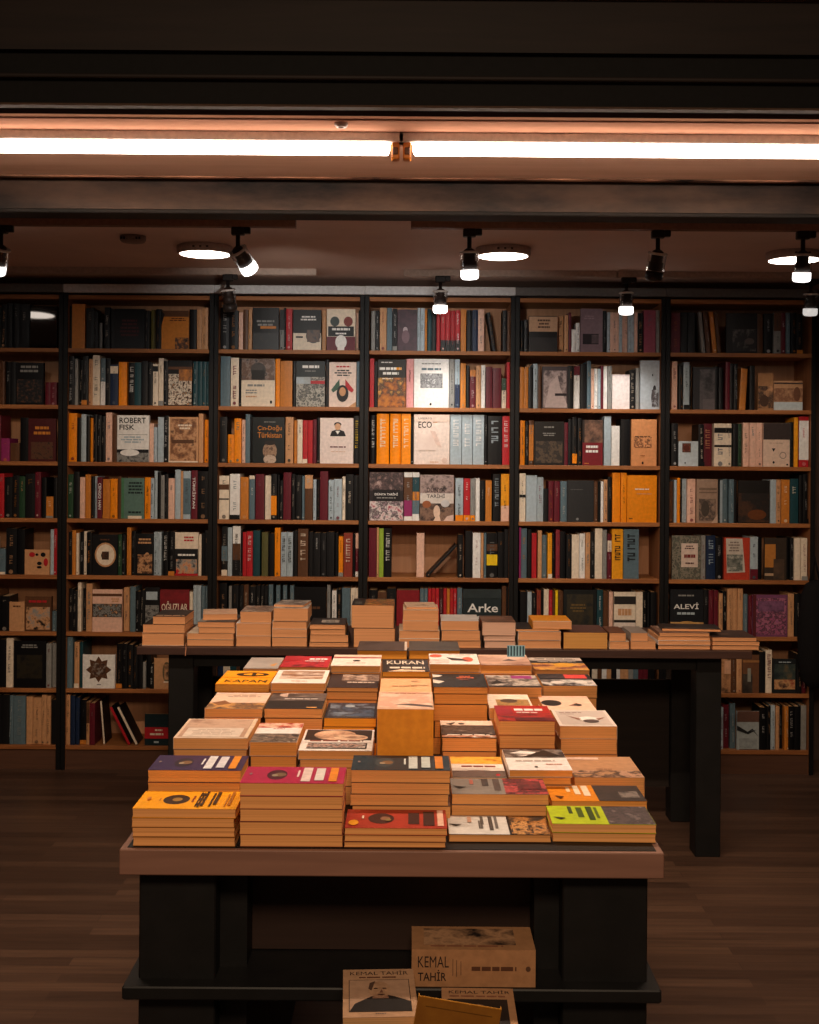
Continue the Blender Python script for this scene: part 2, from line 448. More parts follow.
# ------------------------------------------------------------------ ceiling lights, tracks, spotlights
DISC = emit('glowing_diffuser', (1.0, .86, .74), 9.0)
DRUM = mat('b39a8c', .5)
def disc_light(px, py, label):
    Z = 1200 * .895 / (unroll(px, py)[1] * -1)
    x, _ = P(px, py, Z)
    r = empty('ceiling_light', (x, Z, 2.6))
    m = MB(); m.lathe([(.124, 0), (.124, -.032), (.12, -.036), (.113, -.036), (.113, -.030), (.01, -.030)], DRUM, 40); m.build('housing', r)
    m = MB(); m.lathe([(.1115, -.031), (.1115, -.0355), (.08, -.037), (.01, -.0375)], DISC, 40); m.build('diffuser', r)
    for k in (-.03, 0, .03):
        m = MB(); m.box((k-.005, -.1255, -.022), (k+.005, -.118, -.015), mat('3a2c26', .6)); m.build('clip_slot', r)
    tag(r, label, 'light', 'round ceiling lights')
disc_light(205, 254.5, 'round glowing ceiling light beside the tilted track spotlight')
disc_light(503, 256.5, 'round glowing ceiling light beside the upright lit spotlight with a clear glass rim')
disc_light(794, 260.5, 'round glowing ceiling light partly hidden behind a spotlight near the picture edge')
x4 = -2.24; disc_light(409.5 + x4 * 223, 253.5, 'round glowing ceiling light above the cropped bookcase')
BLK, CHR = mat('211c1b', .45), mat('c9c2bd', .2, .8)
TRK = mat('8a6a5a', .5)
T1, T2 = 4.77, 6.03
def track(px0, px1, Z, label):
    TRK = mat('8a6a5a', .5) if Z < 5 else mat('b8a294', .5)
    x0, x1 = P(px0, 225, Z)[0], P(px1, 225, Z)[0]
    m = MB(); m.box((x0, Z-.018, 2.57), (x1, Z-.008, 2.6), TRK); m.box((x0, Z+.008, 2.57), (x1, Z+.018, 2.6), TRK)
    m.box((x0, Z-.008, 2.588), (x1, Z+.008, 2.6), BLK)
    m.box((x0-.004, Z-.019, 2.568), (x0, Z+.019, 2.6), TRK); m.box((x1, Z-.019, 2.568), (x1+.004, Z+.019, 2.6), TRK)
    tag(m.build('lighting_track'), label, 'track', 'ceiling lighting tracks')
track(-120, 295, T1, 'ceiling track behind the beam holding the tilted spotlight')
track(412, 860, T1, 'ceiling track behind the beam holding the unlit spotlight')
track(-90, 316, T2, 'short ceiling track above the Robert Fisk bookcase')
track(405, 616, T2, 'short ceiling track above the ECO bookcase')
track(619, 860, T2, 'dim ceiling track above the Alevi bookcase')
GLASS = glassmat()
def spot(px, py, Z, tilt_x, tilt_y, power, label, glow):
    dz = .014 if Z > 5 else 0
    x, _ = P(px, py, Z)
    r = empty('track_spotlight', (x, Z, 2.57))
    m = MB(); m.box((-.026, -.016, -.032), (.026, .016, .0), BLK, .004); m.box((.0, -.012, -.026), (.05, .012, .0), BLK, .003); m.build('track_adapter', r)
    m = MB(); m.lathe([(.009, -.032), (.009, -.075+dz), (.013, -.08+dz), (.013, -.10+dz), (.006, -.105+dz)], BLK, 16); m.build('stem', r)
    M = Matrix.Translation((0, 0, -.092 + dz)) @ Matrix.Rotation(tilt_y, 4, 'Y') @ Matrix.Rotation(tilt_x, 4, 'X')
    m = MB(); m.lathe([(.012, .015), (.022, .008), (.024, -.01), (.024, -.032), (.03, -.036), (.03, -.066), (.02, -.068)], mat('2c211c', .5), 24, M); m.build('lamp_socket', r)
    m = MB(); m.lathe([(.033, .005), (.0375, .003), (.039, -.001), (.0375, -.005), (.033, -.005)], CHR, 28, M, True, False); m.build('rim', r)
    m = MB(); m.lathe([(.0365, -.004), (.0365, -.07)], GLASS, 28, M, True, False); m.build('glass_shade', r)
    m = MB(); m.lathe([(.0355, -.071), (.0360, -.094), (.0335, -.103), (.026, -.108), (.004, -.110)],
                      emit('spot_glow', (1, .95, .9), glow * .9) if glow else mat('2a2320', .3), 28, M); m.build('bulb', r)
    tag(r, label, 'spotlight', 'track spotlights')
    if power > 0:
        li = bpy.data.lights.new('spotlight_beam', 'SPOT'); li.energy = power; li.spot_size = math.radians(78); li.spot_blend = .9
        li.shadow_soft_size = .03; li.color = (1, .94, .87)
        o = bpy.data.objects.new('spotlight_beam', li); COL.objects.link(o)
        tip = Vector((x, Z, 2.57)) + (M @ Vector((0, 0, -.15)))
        o.location = tip
        o['_aim'] = 1
        return o, tip
    return None
def aim(s, target):
    if not s: return
    o, tip = s
    d = Vector(target) - tip
    o.rotation_euler = d.to_track_quat('-Z', 'Y').to_euler()
R_ = math.radians
aim(spot(1, 230, T1, .3, .3, 6, 'lit track spotlight cut off by the picture edge above the cropped bookcase', 3), (-1.9, 6.4, 1.5))
aim(spot(238, 230, T1, .55, -.55, 26, 'track spotlight tilted sideways beside a round ceiling light', 4), (-.55, 6.4, 2.0))
aim(spot(469.5, 230, T1, .12, -.03, 28, 'upright lit track spotlight with clear glass rim beside a round ceiling light', 5), (.30, 6.4, 1.75))
spot(658, 232, T1, .25, .12, 0, 'unlit dark track spotlight between two ceiling tracks', 0)
aim(spot(803, 234, T1, .15, 0, 6.5, 'lit track spotlight in front of a round ceiling light', 3), (1.7, 6.4, 1.3))
aim(spot(440.5, 278, T2, .05, 0, 13, 'small lit spotlight hanging in front of the red spines of the ECO bookcase', 11), (.22, 6.45, 1.2))
aim(spot(626.5, 279, T2, .05, 0, 11, 'small lit spotlight in front of the mauve set of spines', 7), (1.12, 6.45, 1.3))
aim(spot(811, 282, T2, .1, 0, 2, 'dim spotlight hanging just below the lit one near the end bookcase', .6), (1.8, 6.45, 1.0))
spot(228, 277, T2, .2, -.1, 0, 'dark unlit spotlight before the top shelf of the Türkistan bookcase', 0)
x, z = P(133, 240, 5.15)
m = MB(); m.lathe([(.055, 0), (.055, -.018), (.048, -.026), (.02, -.03), (.003, -.03)], mat('7a6256', .6), 28)
for k in range(-3, 4): m.box((k*.013-.004, -.052, -.021), (k*.013+.004, -.046, -.010), BLK)
tag(m.build('smoke_detector', None, (x, 5.15, 2.6)), 'small round slotted smoke detector on the brown ceiling', 'detector')

# ------------------------------------------------------------------ bookcases
def BX(k): return -1.826 + .7926 * (k - 1)
ROWZ = [.128 + .2987 * (7 - i) for i in range(8)]      # top surface of each shelf board, top shelf first
SHW = woodmat('shelf_wood', '8f562e', 'b07240', 0, .5)
SIDEW = woodmat('side_wood', '94603c', 'a86e48', 2, .55)
BACKW = woodmat('back_wood', 'b58260', 'c8946e', 2, .6)
BASEW = woodmat('base_wood', '55382a', '654432', 0, .55)
POST = mat('100f0f', .5)
CORN_LIT = mat('d4d4d4', .45)
BAYS = ['cropped bookcase', 'Robert Fisk bookcase', 'bookcase with the Türkistan cover', 'ECO bookcase', 'bookcase with the big orange covers', 'Alevi bookcase']
BLAB = ['dark tall bookcase cut off by the picture edge', 'tall bookcase holding the Robert Fisk cover', 'tall bookcase holding the Çin-Doğu Türkistan cover',
        'tall brightly lit bookcase holding the ECO cover', 'tall bookcase with two fat orange spines beside an orange cover', 'dim tall end bookcase holding the Alevi cover']
for k in range(6):
    x0, x1 = BX(k), BX(k+1)
    w = x1 - x0
    r = empty('bookcase', ((x0+x1)/2, YB, 0))
    h = w / 2 - .0004
    for sx in (-1, 1):
        a, b = sorted((sx*h, sx*(h-.024)))
        m = MB(); m.box((a, .006, 0), (b, .30, 2.50), SIDEW); m.build('side_panel', r)
        m = MB(); m.box((a, -.004, 0), (b, .006, 2.51), POST, .002); m.build('post', r)
    m = MB(); m.box((-h+.024, .285, .05), (h-.024, .30, 2.50), BACKW); m.build('back_panel', r)
    for z in ROWZ:
        m = MB(); m.box((-h+.024, 0, z-.021), (h-.024, .285, z), SHW, .0015); m.build('shelf', r)
    m = MB(); m.box((-h+.024, .012, 0), (h-.024, .03, .107), BASEW); m.build('plinth', r)
    m = MB(); m.box((-h+.024, .002, 2.478), (h-.024, .285, 2.5), SHW, .0015); m.build('top_panel', r)
    m = MB(); m.box((-h, -.014, 2.512), (h, .02, 2.556), CORN_LIT if k in (1, 2, 3) else mat('6b6764', .5), .003); m.build('cornice', r)  # spotlight spill painted in: middle bays get the paler cornice
    tag(r, BLAB[k], 'bookcase', 'row of bookcases')

# ------------------------------------------------------------------ books on the shelves
A = (0, 5.46); B_ = (100, 6.825); C_ = (212, 5.284); D_ = (362, 5.284); E_ = (512, 5.284); F_ = (664, 5.284)
FACES = {   # cover base colour, prints, words
 'glossy': ('K', 'G 0 0 1 1', 'glossy black cover facing out'),
 'darkart': ('K', 'n .05 .05 .95 .6 K D B 25;l .1 .75 .9 .95 G 2', 'black cover with dim picture'),
 'goldtitle': ('X', 'n .1 .05 .9 .45 X B K 20;l .12 .6 .88 .84 o 2', 'dark brown cover with gold title'),
 'flowers': ('b', 'e .3 .8 .12 .1 R;e .75 .8 .1 .09 D;e .6 .45 .1 .07 D;e .86 .5 .09 .16 R;e .5 .8 .06 .05 K;e .6 .3 .1 .05 K', 'tan cover with red and dark flowers'),
 'tan': ('b', 'l .15 .8 .85 .9 B 1', 'plain tan cover'),
 'pinkart': ('B', 'n .05 .05 .95 .7 G b D 14;l .1 .8 .9 .92 R 1', 'brownish photo cover with red title'),
 'darktitle': ('K', 'n .1 .2 .9 .7 K 2a2418 K 8;l .2 .84 .8 .93 G 2', 'black cover with grey title'),
 'redtitle': ('K', 'l .15 .3 .85 .75 X 5;l .2 .08 .8 .2 D 2', 'black cover with dark red writing'),
 'orangeart': ('o', 'r 0 .84 1 1 B;l .3 .72 .9 .82 5a2a10 2;n .5 .0 1 .3 D B o 22;p D .0 .62 .0 1 .12 .9', 'brown-orange cover with black figure'),
 'painting': ('D', 'n .02 .02 .98 .7 D B C K b 16;r .0 .8 1 .86 B;n .45 .55 1 .8 o B 10', 'dark cover with a crowded painting'),
 'fisk': ('W', 'T .07 .83 .9 .95 K ROBERT;T .07 .69 .55 .8 K FISK;r .05 .58 .95 .59 G;l .08 .4 .9 .56 L 3;r 0 0 1 .27 D;n 0 .0 1 .2 D G K 12;e .4 .2 .3 .07 W', 'white ROBERT FISK cover'),
 'brownmap': ('b', 'n .06 .04 .94 .96 B b 8a5a38 B 9;r .1 .42 .85 .5 B;l .3 .72 .8 .85 C 2;r 0 0 .03 1 C;r 0 0 1 .03 C', 'brown landscape cover'),
 'greentitle': ('5c7a70', 'r 0 0 .12 1 4a7a58;l .3 .6 .95 .92 1c2a2a 4;l .3 .12 .9 .2 1c2a2a 1;r .3 .0 .9 .07 C', 'grey-green cover with black title'),
 'ring': ('D', 'e .52 .5 .42 .3 b;e .52 .5 .36 .26 C;e .5 .48 .15 .1 D;n .38 .38 .66 .58 D B 25;l .2 .84 .8 .9 B 1', 'dark cover with glowing ring and flower'),
 'portrait1': ('D', 'e .65 .35 .2 .2 b;n .1 .05 .95 .5 D B b K 12;l .1 .74 .95 .9 b 2', 'dark cover with faint portrait'),
 'pinkband': ('C', 'r 0 .0 1 .5 D;n .05 .05 .95 .38 D G b R 14;l .35 .78 .85 .92 R 2;n 0 .48 1 .62 D K 12;l .1 .44 .9 .52 W 1;r 0 0 1 .05 R', 'pale cover with red title over dark picture'),
 'beigeband': ('P', 'r 0 .84 1 .9 B;r 0 .35 1 .66 D;n .03 .36 .97 .65 D G K b 22;l .6 .7 .95 .8 b 2', 'peach cover with black band'),
 'darkgrid': ('D', 'r .1 .72 .85 .9 L;n .05 .05 .95 .6 D G K 18', 'dark cover with grey label'),
 'oguzlar': ('8c2128', 'n 0 .0 1 1 8c2128 5a161c 6;T .05 .5 .95 .73 C OĞUZLAR;n 0 .3 1 .46 B b X 12', 'red OĞUZLAR cover'),
 'ornament': ('W', 'p B .5 .95 .6 .8 .78 .85 .75 .66 .9 .55 .75 .44 .78 .28 .6 .32 .5 .18 .4 .32 .22 .28 .25 .44 .1 .55 .25 .66 .22 .85 .4 .8;n .28 .35 .72 .75 D B G 26;r .45 .1 .58 .12 D', 'white cover with dark star ornament'),
 'tanoval': ('b', 'e .85 .55 .28 .33 6b5a40;n .7 .3 1 .8 6b5a40 b D 9;r .65 .2 1 .25 C', 'tan cover with brown oval'),
 'redband': ('1c2c30', 'r 0 .22 1 .58 R;l .06 .3 .98 .42 C 1;l .4 .44 .8 .54 C 1;r .4 .08 .6 .14 L', 'teal cover with red band'),
 'darkgold': ('D', 'n 0 .0 1 .4 D K 2e2a20 9;l .1 .55 .9 .72 G 2;r .3 .5 .9 .56 o', 'charcoal cover with gold title'),
 'greycurve': ('D', 'r 0 0 1 .42 C;e .72 .35 .26 .18 D;n .5 .2 .95 .5 D B K 12;l .15 .72 .95 .86 W 2;r .1 .3 .35 .34 D', 'charcoal cover over cream curve'),
 'twoheads': ('C', 'e .28 .7 .16 .12 3c4644;e .75 .7 .16 .12 7c3028;r .05 .34 .95 .58 K;l .15 .46 .85 .56 W 1;l .25 .37 .75 .44 W 1;r .0 .0 1 .33 M;e .5 .2 .2 .17 W;r .38 .0 .62 .1 W', 'cream cover with two round portraits'),
 'arch': ('C', 'n 0 .55 1 1 5c4a40 B 8a7468 D 14;a .5 .76 .23 .16 1a1614 3a302a 1a1614 12;r .3 .56 .7 .76 1c1816;l .08 .4 .8 .48 G 1;l .1 .26 .5 .36 G 2;l .1 .18 .5 .23 b 1;r .86 .06 .92 .12 K', 'cream cover with archway photo'),
 'battle': ('1f2829', 'l .12 .82 .9 .93 W 1;l .2 .76 .8 .8 G 1;n 0 .0 1 .65 2b3334 b8b4a8 1f2829 8f8a80 18;r .5 .5 1 .57 R;n 0 .5 .5 .65 L G 8', 'dark cover with grey battle picture'),
 'flags': ('ead2c4', 'l .2 .87 .85 .93 R 1;l .15 .68 .9 .84 D 3;p 3a5a48 .08 .38 .38 .62 .4 .42 .15 .32;p R .92 .38 .6 .62 .6 .42 .85 .32;e .5 .3 .22 .19 D;e .5 .34 .12 .1 b;p b .72 .0 1 .0 1 .12', 'pale cover with portrait between two flags'),
 'cindogu': ('1b2122', 'T .16 .69 .92 .82 o Çin-Doğu;T .16 .55 .92 .67 o Türkistan;l .35 .88 .75 .91 G 1;a .55 .26 .22 .2 3a2c26 8a6a54 a8886c 5a463a 22;a .55 .08 .2 .1 8a7462 c8b09c 9a8470 20;e .55 .44 .17 .05 2a2422', 'black Çin-Doğu Türkistan cover'),
 'smallport': ('ecd9d0', 'p 1e1c20 .3 .6 .78 .6 .72 .71 .53 .76 .35 .71;e .53 .86 .11 .05 1e1c20;e .53 .81 .09 .075 d9a883;p W .46 .72 .6 .72 .53 .64;l .27 .34 .82 .39 M 1;l .3 .25 .8 .27 b 1', 'white cover with small portrait photo'),
 'purpledark': ('3a2430', 'n 0 .0 1 1 2a1c24 4c303c 2a1c24 5;e .4 .5 .12 .08 b9a8ac;e .42 .34 .2 .16 7a6068', 'dark purple cover with pale figure'),
 'ozansoy': ('2a2622', 'n 0 .0 1 .62 c87818 a85a10 3a2818 e0a040 9;l .03 .66 .9 .86 W 2;l .62 .76 .9 .86 A 1;l .05 .92 .6 .96 W 1;l .1 .58 .6 .62 C 1', 'black and ochre picture cover with white title'),
 'engraving': ('ece8e4', 'n .18 .4 .82 .7 3a3a3c 9a9a9a 55555a c8c8c8 22;l .16 .75 .84 .83 S 1;l .2 .88 .8 .92 G 1;e .48 .07 .03 .025 K', 'bright white cover with engraving'),
 'eco': ('ecd8cc', 'T .12 .73 .5 .86 3a2e2c ECO;t .12 .9 .5 .94 3a2e2c UMBERTO;l .52 .83 .68 .86 b 1;r 0 .86 1 1 e6cdbd;T .12 .9 .5 .94 3a2e2c UMBERTO;n .1 .28 .62 .6 ecd8cc e0c6ba 6;p e2c4b6 .45 .68 .6 .66 .78 .34 .62 .4;l .4 .03 .75 .06 b 1;e .86 .08 .08 .05 e0c4b4', 'cream ECO cover'),
 'dunya1': ('2a2426', 'n 0 .62 1 1 b89c94 5a4444 2a2426 8a6a64 10;n 0 0 1 .4 c8a8b0 40363a e0d0cc a03048 14;r .1 .4 .9 .64 1d1a1c;T .16 .52 .84 .58 W DÜNYA_TARİHİ;l .2 .45 .8 .49 G 1', 'collage cover with DÜNYA TARİHİ title'),
 'dunya2': ('a8988c', 'n 0 .58 1 1 5c4a48 a8908a 3a302e 10;n 0 0 1 .4 3a2a26 8a6a58 2a2020 8;r .0 .38 1 .6 d6cac0;T .2 .62 .74 .74 3a3030 DÜNYA;T .2 .5 .74 .6 3a3030 TARİHİ;e .2 .36 .13 .08 9a5a38;e .75 .38 .13 .08 c8c4c4;e .5 .2 .1 .14 e0c0a8;p e8c8b0 .4 .0 .62 .0 .55 .2;p e0c0b0 .7 .0 1 0 1 .14 .8 .1', 'pale DÜNYA TARİHİ cover with round portraits'),
 'arke': ('263032', 'n 0 .8 1 1 263032 323c3e 4;T .12 .49 .92 .68 W Arke;l .16 .3 .9 .44 W 1', 'charcoal Arke cover'),
 'tanlabel': ('1d1918', 'r 0 .56 1 .98 c09878;l .3 .64 .75 .92 5a4030 3;n .0 .0 1 .4 1d1918 2a2422 6', 'black cover with tan label'),
 'mauvephoto': ('7a646c', 'r 0 0 1 1 80686e;r .1 .18 .82 .42 2a2226;n .5 .2 .82 .4 3a3034 6a5458 9;l .1 .75 .7 .85 9a8088 2', 'mauve cover with dark strip'),
 'mauvesculpt': ('4a4044', 'n .05 .02 .95 .9 5a4e50 b8a4a0 7c6a6a c8b4b0 5;p c8b4b0 .1 .02 .3 .6 .6 .8 .7 .5 .98 .1 .98 .02;r .5 .3 .95 .36 2a2226', 'mauve cover with pale sculpture'),
 'plainwhite': ('efe2de', 'r 0 .97 1 1 d9c6c0', 'plain pinkish white block'),
 'whitefig': ('b4bcc2', 'e .74 .24 .17 .2 3a3436;e .74 .42 .08 .07 2a2628;n .6 .05 .95 .4 3a3436 5a5456 b4bcc2 14;r .6 .68 .66 .72 D', 'pale grey cover with dark seated figure'),
 'darkgroup': ('221e1c', 'n .05 .05 .95 .55 221e1c 5a4838 221e1c 3a3028 12;l .25 .84 .75 .9 G 1;l .2 .66 .8 .75 G 2', 'black cover with crowd picture'),
 'ladyred': ('2a2220', 'n .1 .5 1 1 2a2220 5a4034 8a6450 9;r 0 0 1 .5 7a2028;l .15 .26 .8 .46 W 2;l .05 .03 .4 .06 o 1', 'dark portrait cover with maroon label'),
 'yalniz': ('d8925e', 'l .05 .5 .85 .68 3a2218 1;l .05 .36 .85 .5 3a2218 1;n .1 .4 .8 .62 d8925e d8925e 5a3420 d8925e 22;e .45 .06 .04 .03 3a2218;l .3 .2 .6 .24 a8683c 1', 'orange-tan cover with scribbled title'),
 'plaindark': ('2e2e2f', 'l .1 .76 .6 .8 5a5a5a 1;e .38 .07 .05 .03 8a8a8a', 'plain charcoal cover'),
 'orangebig': ('ef8c10', 'l .15 .68 .85 .73 C 1;l .3 .59 .85 .62 b 1;l .05 .06 .2 .1 5a3010 1', 'bright orange cover'),
 'darkgold2': ('1d1f1f', 'n .1 .2 .9 .9 1d1f1f 3a3222 1d1f1f 7;l .2 .5 .7 .7 6a5430 3', 'black cover with dim gold writing'),
 'bands': ('C', 'r 0 .72 1 .9 2c2826;r 0 .3 1 .36 2c2826;r 0 .0 1 .3 e2d2c6;l .1 .4 .9 .68 b 1', 'cream cover with black bands'),
 'blobs': ('1f1d1e', 'n .2 .05 .95 .6 1f1d1e 1f1d1e 6a605c 8;e .75 .3 .15 .08 5a504c', 'black cover with pale shapes'),
 'darkfig': ('242224', 'n .3 .0 1 .95 242224 5a5456 2c2a2c 5;r .45 .0 1 .25 6a6264', 'black cover with grey figure'),
 'tanman': ('a87850', 'n .0 .05 1 .65 a87850 3a2a22 c08a60 8;e .4 .25 .3 .16 4a3428', 'tan cover with dark drawing'),
 'tanlight': ('b98a64', 'r 0 .0 1 .28 b8c0c0;n 0 .3 1 .75 b98a64 7a5038 b98a64 7;e .8 .55 .12 .25 6a4430;r 0 .9 1 .94 3a3230', 'tan cover with a pale strip along its foot'),
 'dullstack': ('3e4444', 'r .1 .75 .9 .8 B;r .1 .68 .9 .72 B;r .05 .84 .95 .95 4a4038;e .08 .1 .08 .05 S', 'dull grey cover behind a small white one'),
 'whitebird': ('bcc6ca', 'n .18 .55 .62 .92 8a3a28 3a2a22 8a4a30 20;e .4 .72 .16 .12 5a2a20;r .3 .1 .36 .16 D', 'small pale cover with red-brown bird'),
 'creamseal': ('e2c4ae', 'r 0 .62 1 1 3c3230;p D .32 .42 .46 .42 .39 .34;e .74 .26 .13 .08 9a8478;e .74 .26 .1 .06 e2c4ae;e .39 .1 .04 .03 D;e .9 .05 .04 .02 D;l .2 .52 .8 .56 c8a890 1', 'cream cover with round seal under dark strip'),
 'faded': ('a08470', 'n .1 .05 .9 .55 a08470 4a3e38 a08470 9;e .4 .32 .2 .18 4a4038;r .1 .75 .95 .8 7a6454;r .1 .68 .95 .71 7a6454;p c0a48e .7 .0 1 0 1 .2', 'faded tan cover with dark flower'),
 'darkband': ('1f1c1b', 'n .0 .02 1 .7 1f1c1b 4a3020 1f1c1b 2c2420 4;e .6 .2 .3 .12 6a3c20', 'black cover with rusty cloud'),
 'floral': ('5a5248', 'n 0 0 1 1 3a3a32 8a8070 4a5044 6a5a50 22;r .32 .28 .9 .82 d8c0b0;l .42 .68 .8 .78 5a3a34 2;l .42 .46 .82 .6 7a2a28 1;l .4 .34 .84 .4 5a3a34 1', 'flowery cover with pale label'),
 'redframe': ('b8402c', 'p c8bcae .06 .98 .7 .98 .82 .18 .1 .16;n .1 .2 .72 .6 8a8a80 5a6058 b8b4a8 14;n .2 .3 .62 .5 4a504a 8a8a80 18;l .12 .66 .66 .92 8a7a70 4', 'red cover with grey picture panel'),
 'tanbrown': ('3a3028', 'r .0 .3 .5 .85 b87838;r .0 .1 .9 .16 b89878;r .8 .0 .9 .5 b89878;n .4 .0 .9 .5 3a3028 5a4434 8', 'dark cover with amber panel'),
 'alevi': ('1c1e22', 'T .1 .58 .85 .72 W ALEVİ;l .1 .44 .85 .53 L 1;l .15 .84 .8 .9 G 1;n 0 .1 1 .3 b88850 d0a468 8a5a30 7;e .5 .2 .4 .12 c89858', 'black ALEVİ cover'),
 'pinkcrowd': ('7a4668', 'n .1 .05 .96 .92 7a4668 a85a78 3a2a3a b06a80 9a5a84 14;r 0 0 .1 1 5a2428;n .15 .6 .9 .85 4a3248 8a5a7a 12', 'purple-pink crowd picture cover'),
 'tanfox': ('8a5a38', 'n 0 .0 1 1 3a2a20 c08a60 6a4a30 8;r .4 .5 1 .85 d0a080', 'brown picture cover'),
 'dimbrown': ('6a4630', 'n .0 .0 .6 .5 2a2420 4a4038 9;r .3 .3 .5 .65 8a8a80;r 0 .8 1 .86 9a6a40', 'brown cover with dark patch'),
 'ottoman': ('1f2224', 'n .05 .12 .95 .4 8a2a20 c89868 3a2020 10;n .05 .4 .95 .85 1f2a2c 3a4440 6a5a40 7;l .1 .88 .9 .93 L 1', 'dark cover with red painted scene'),
 'whitetree': ('a8b0b0', 'r 0 .72 1 1 6a4c40;p 2a2a2c .0 .62 .1 .6 .5 .46 .9 .52 .5 .4 .0 .5;p 2a2a2c .3 .4 .7 .55 .98 .34 .7 .5;n .1 .05 .9 .3 a8b0b0 8a9090 12;r .1 .0 .95 .02 6a4c40', 'pale cover with dark branch'),
 'battleback': ('K', 'l .1 .5 .9 .6 B 1', 'black cover lying dim'),
}
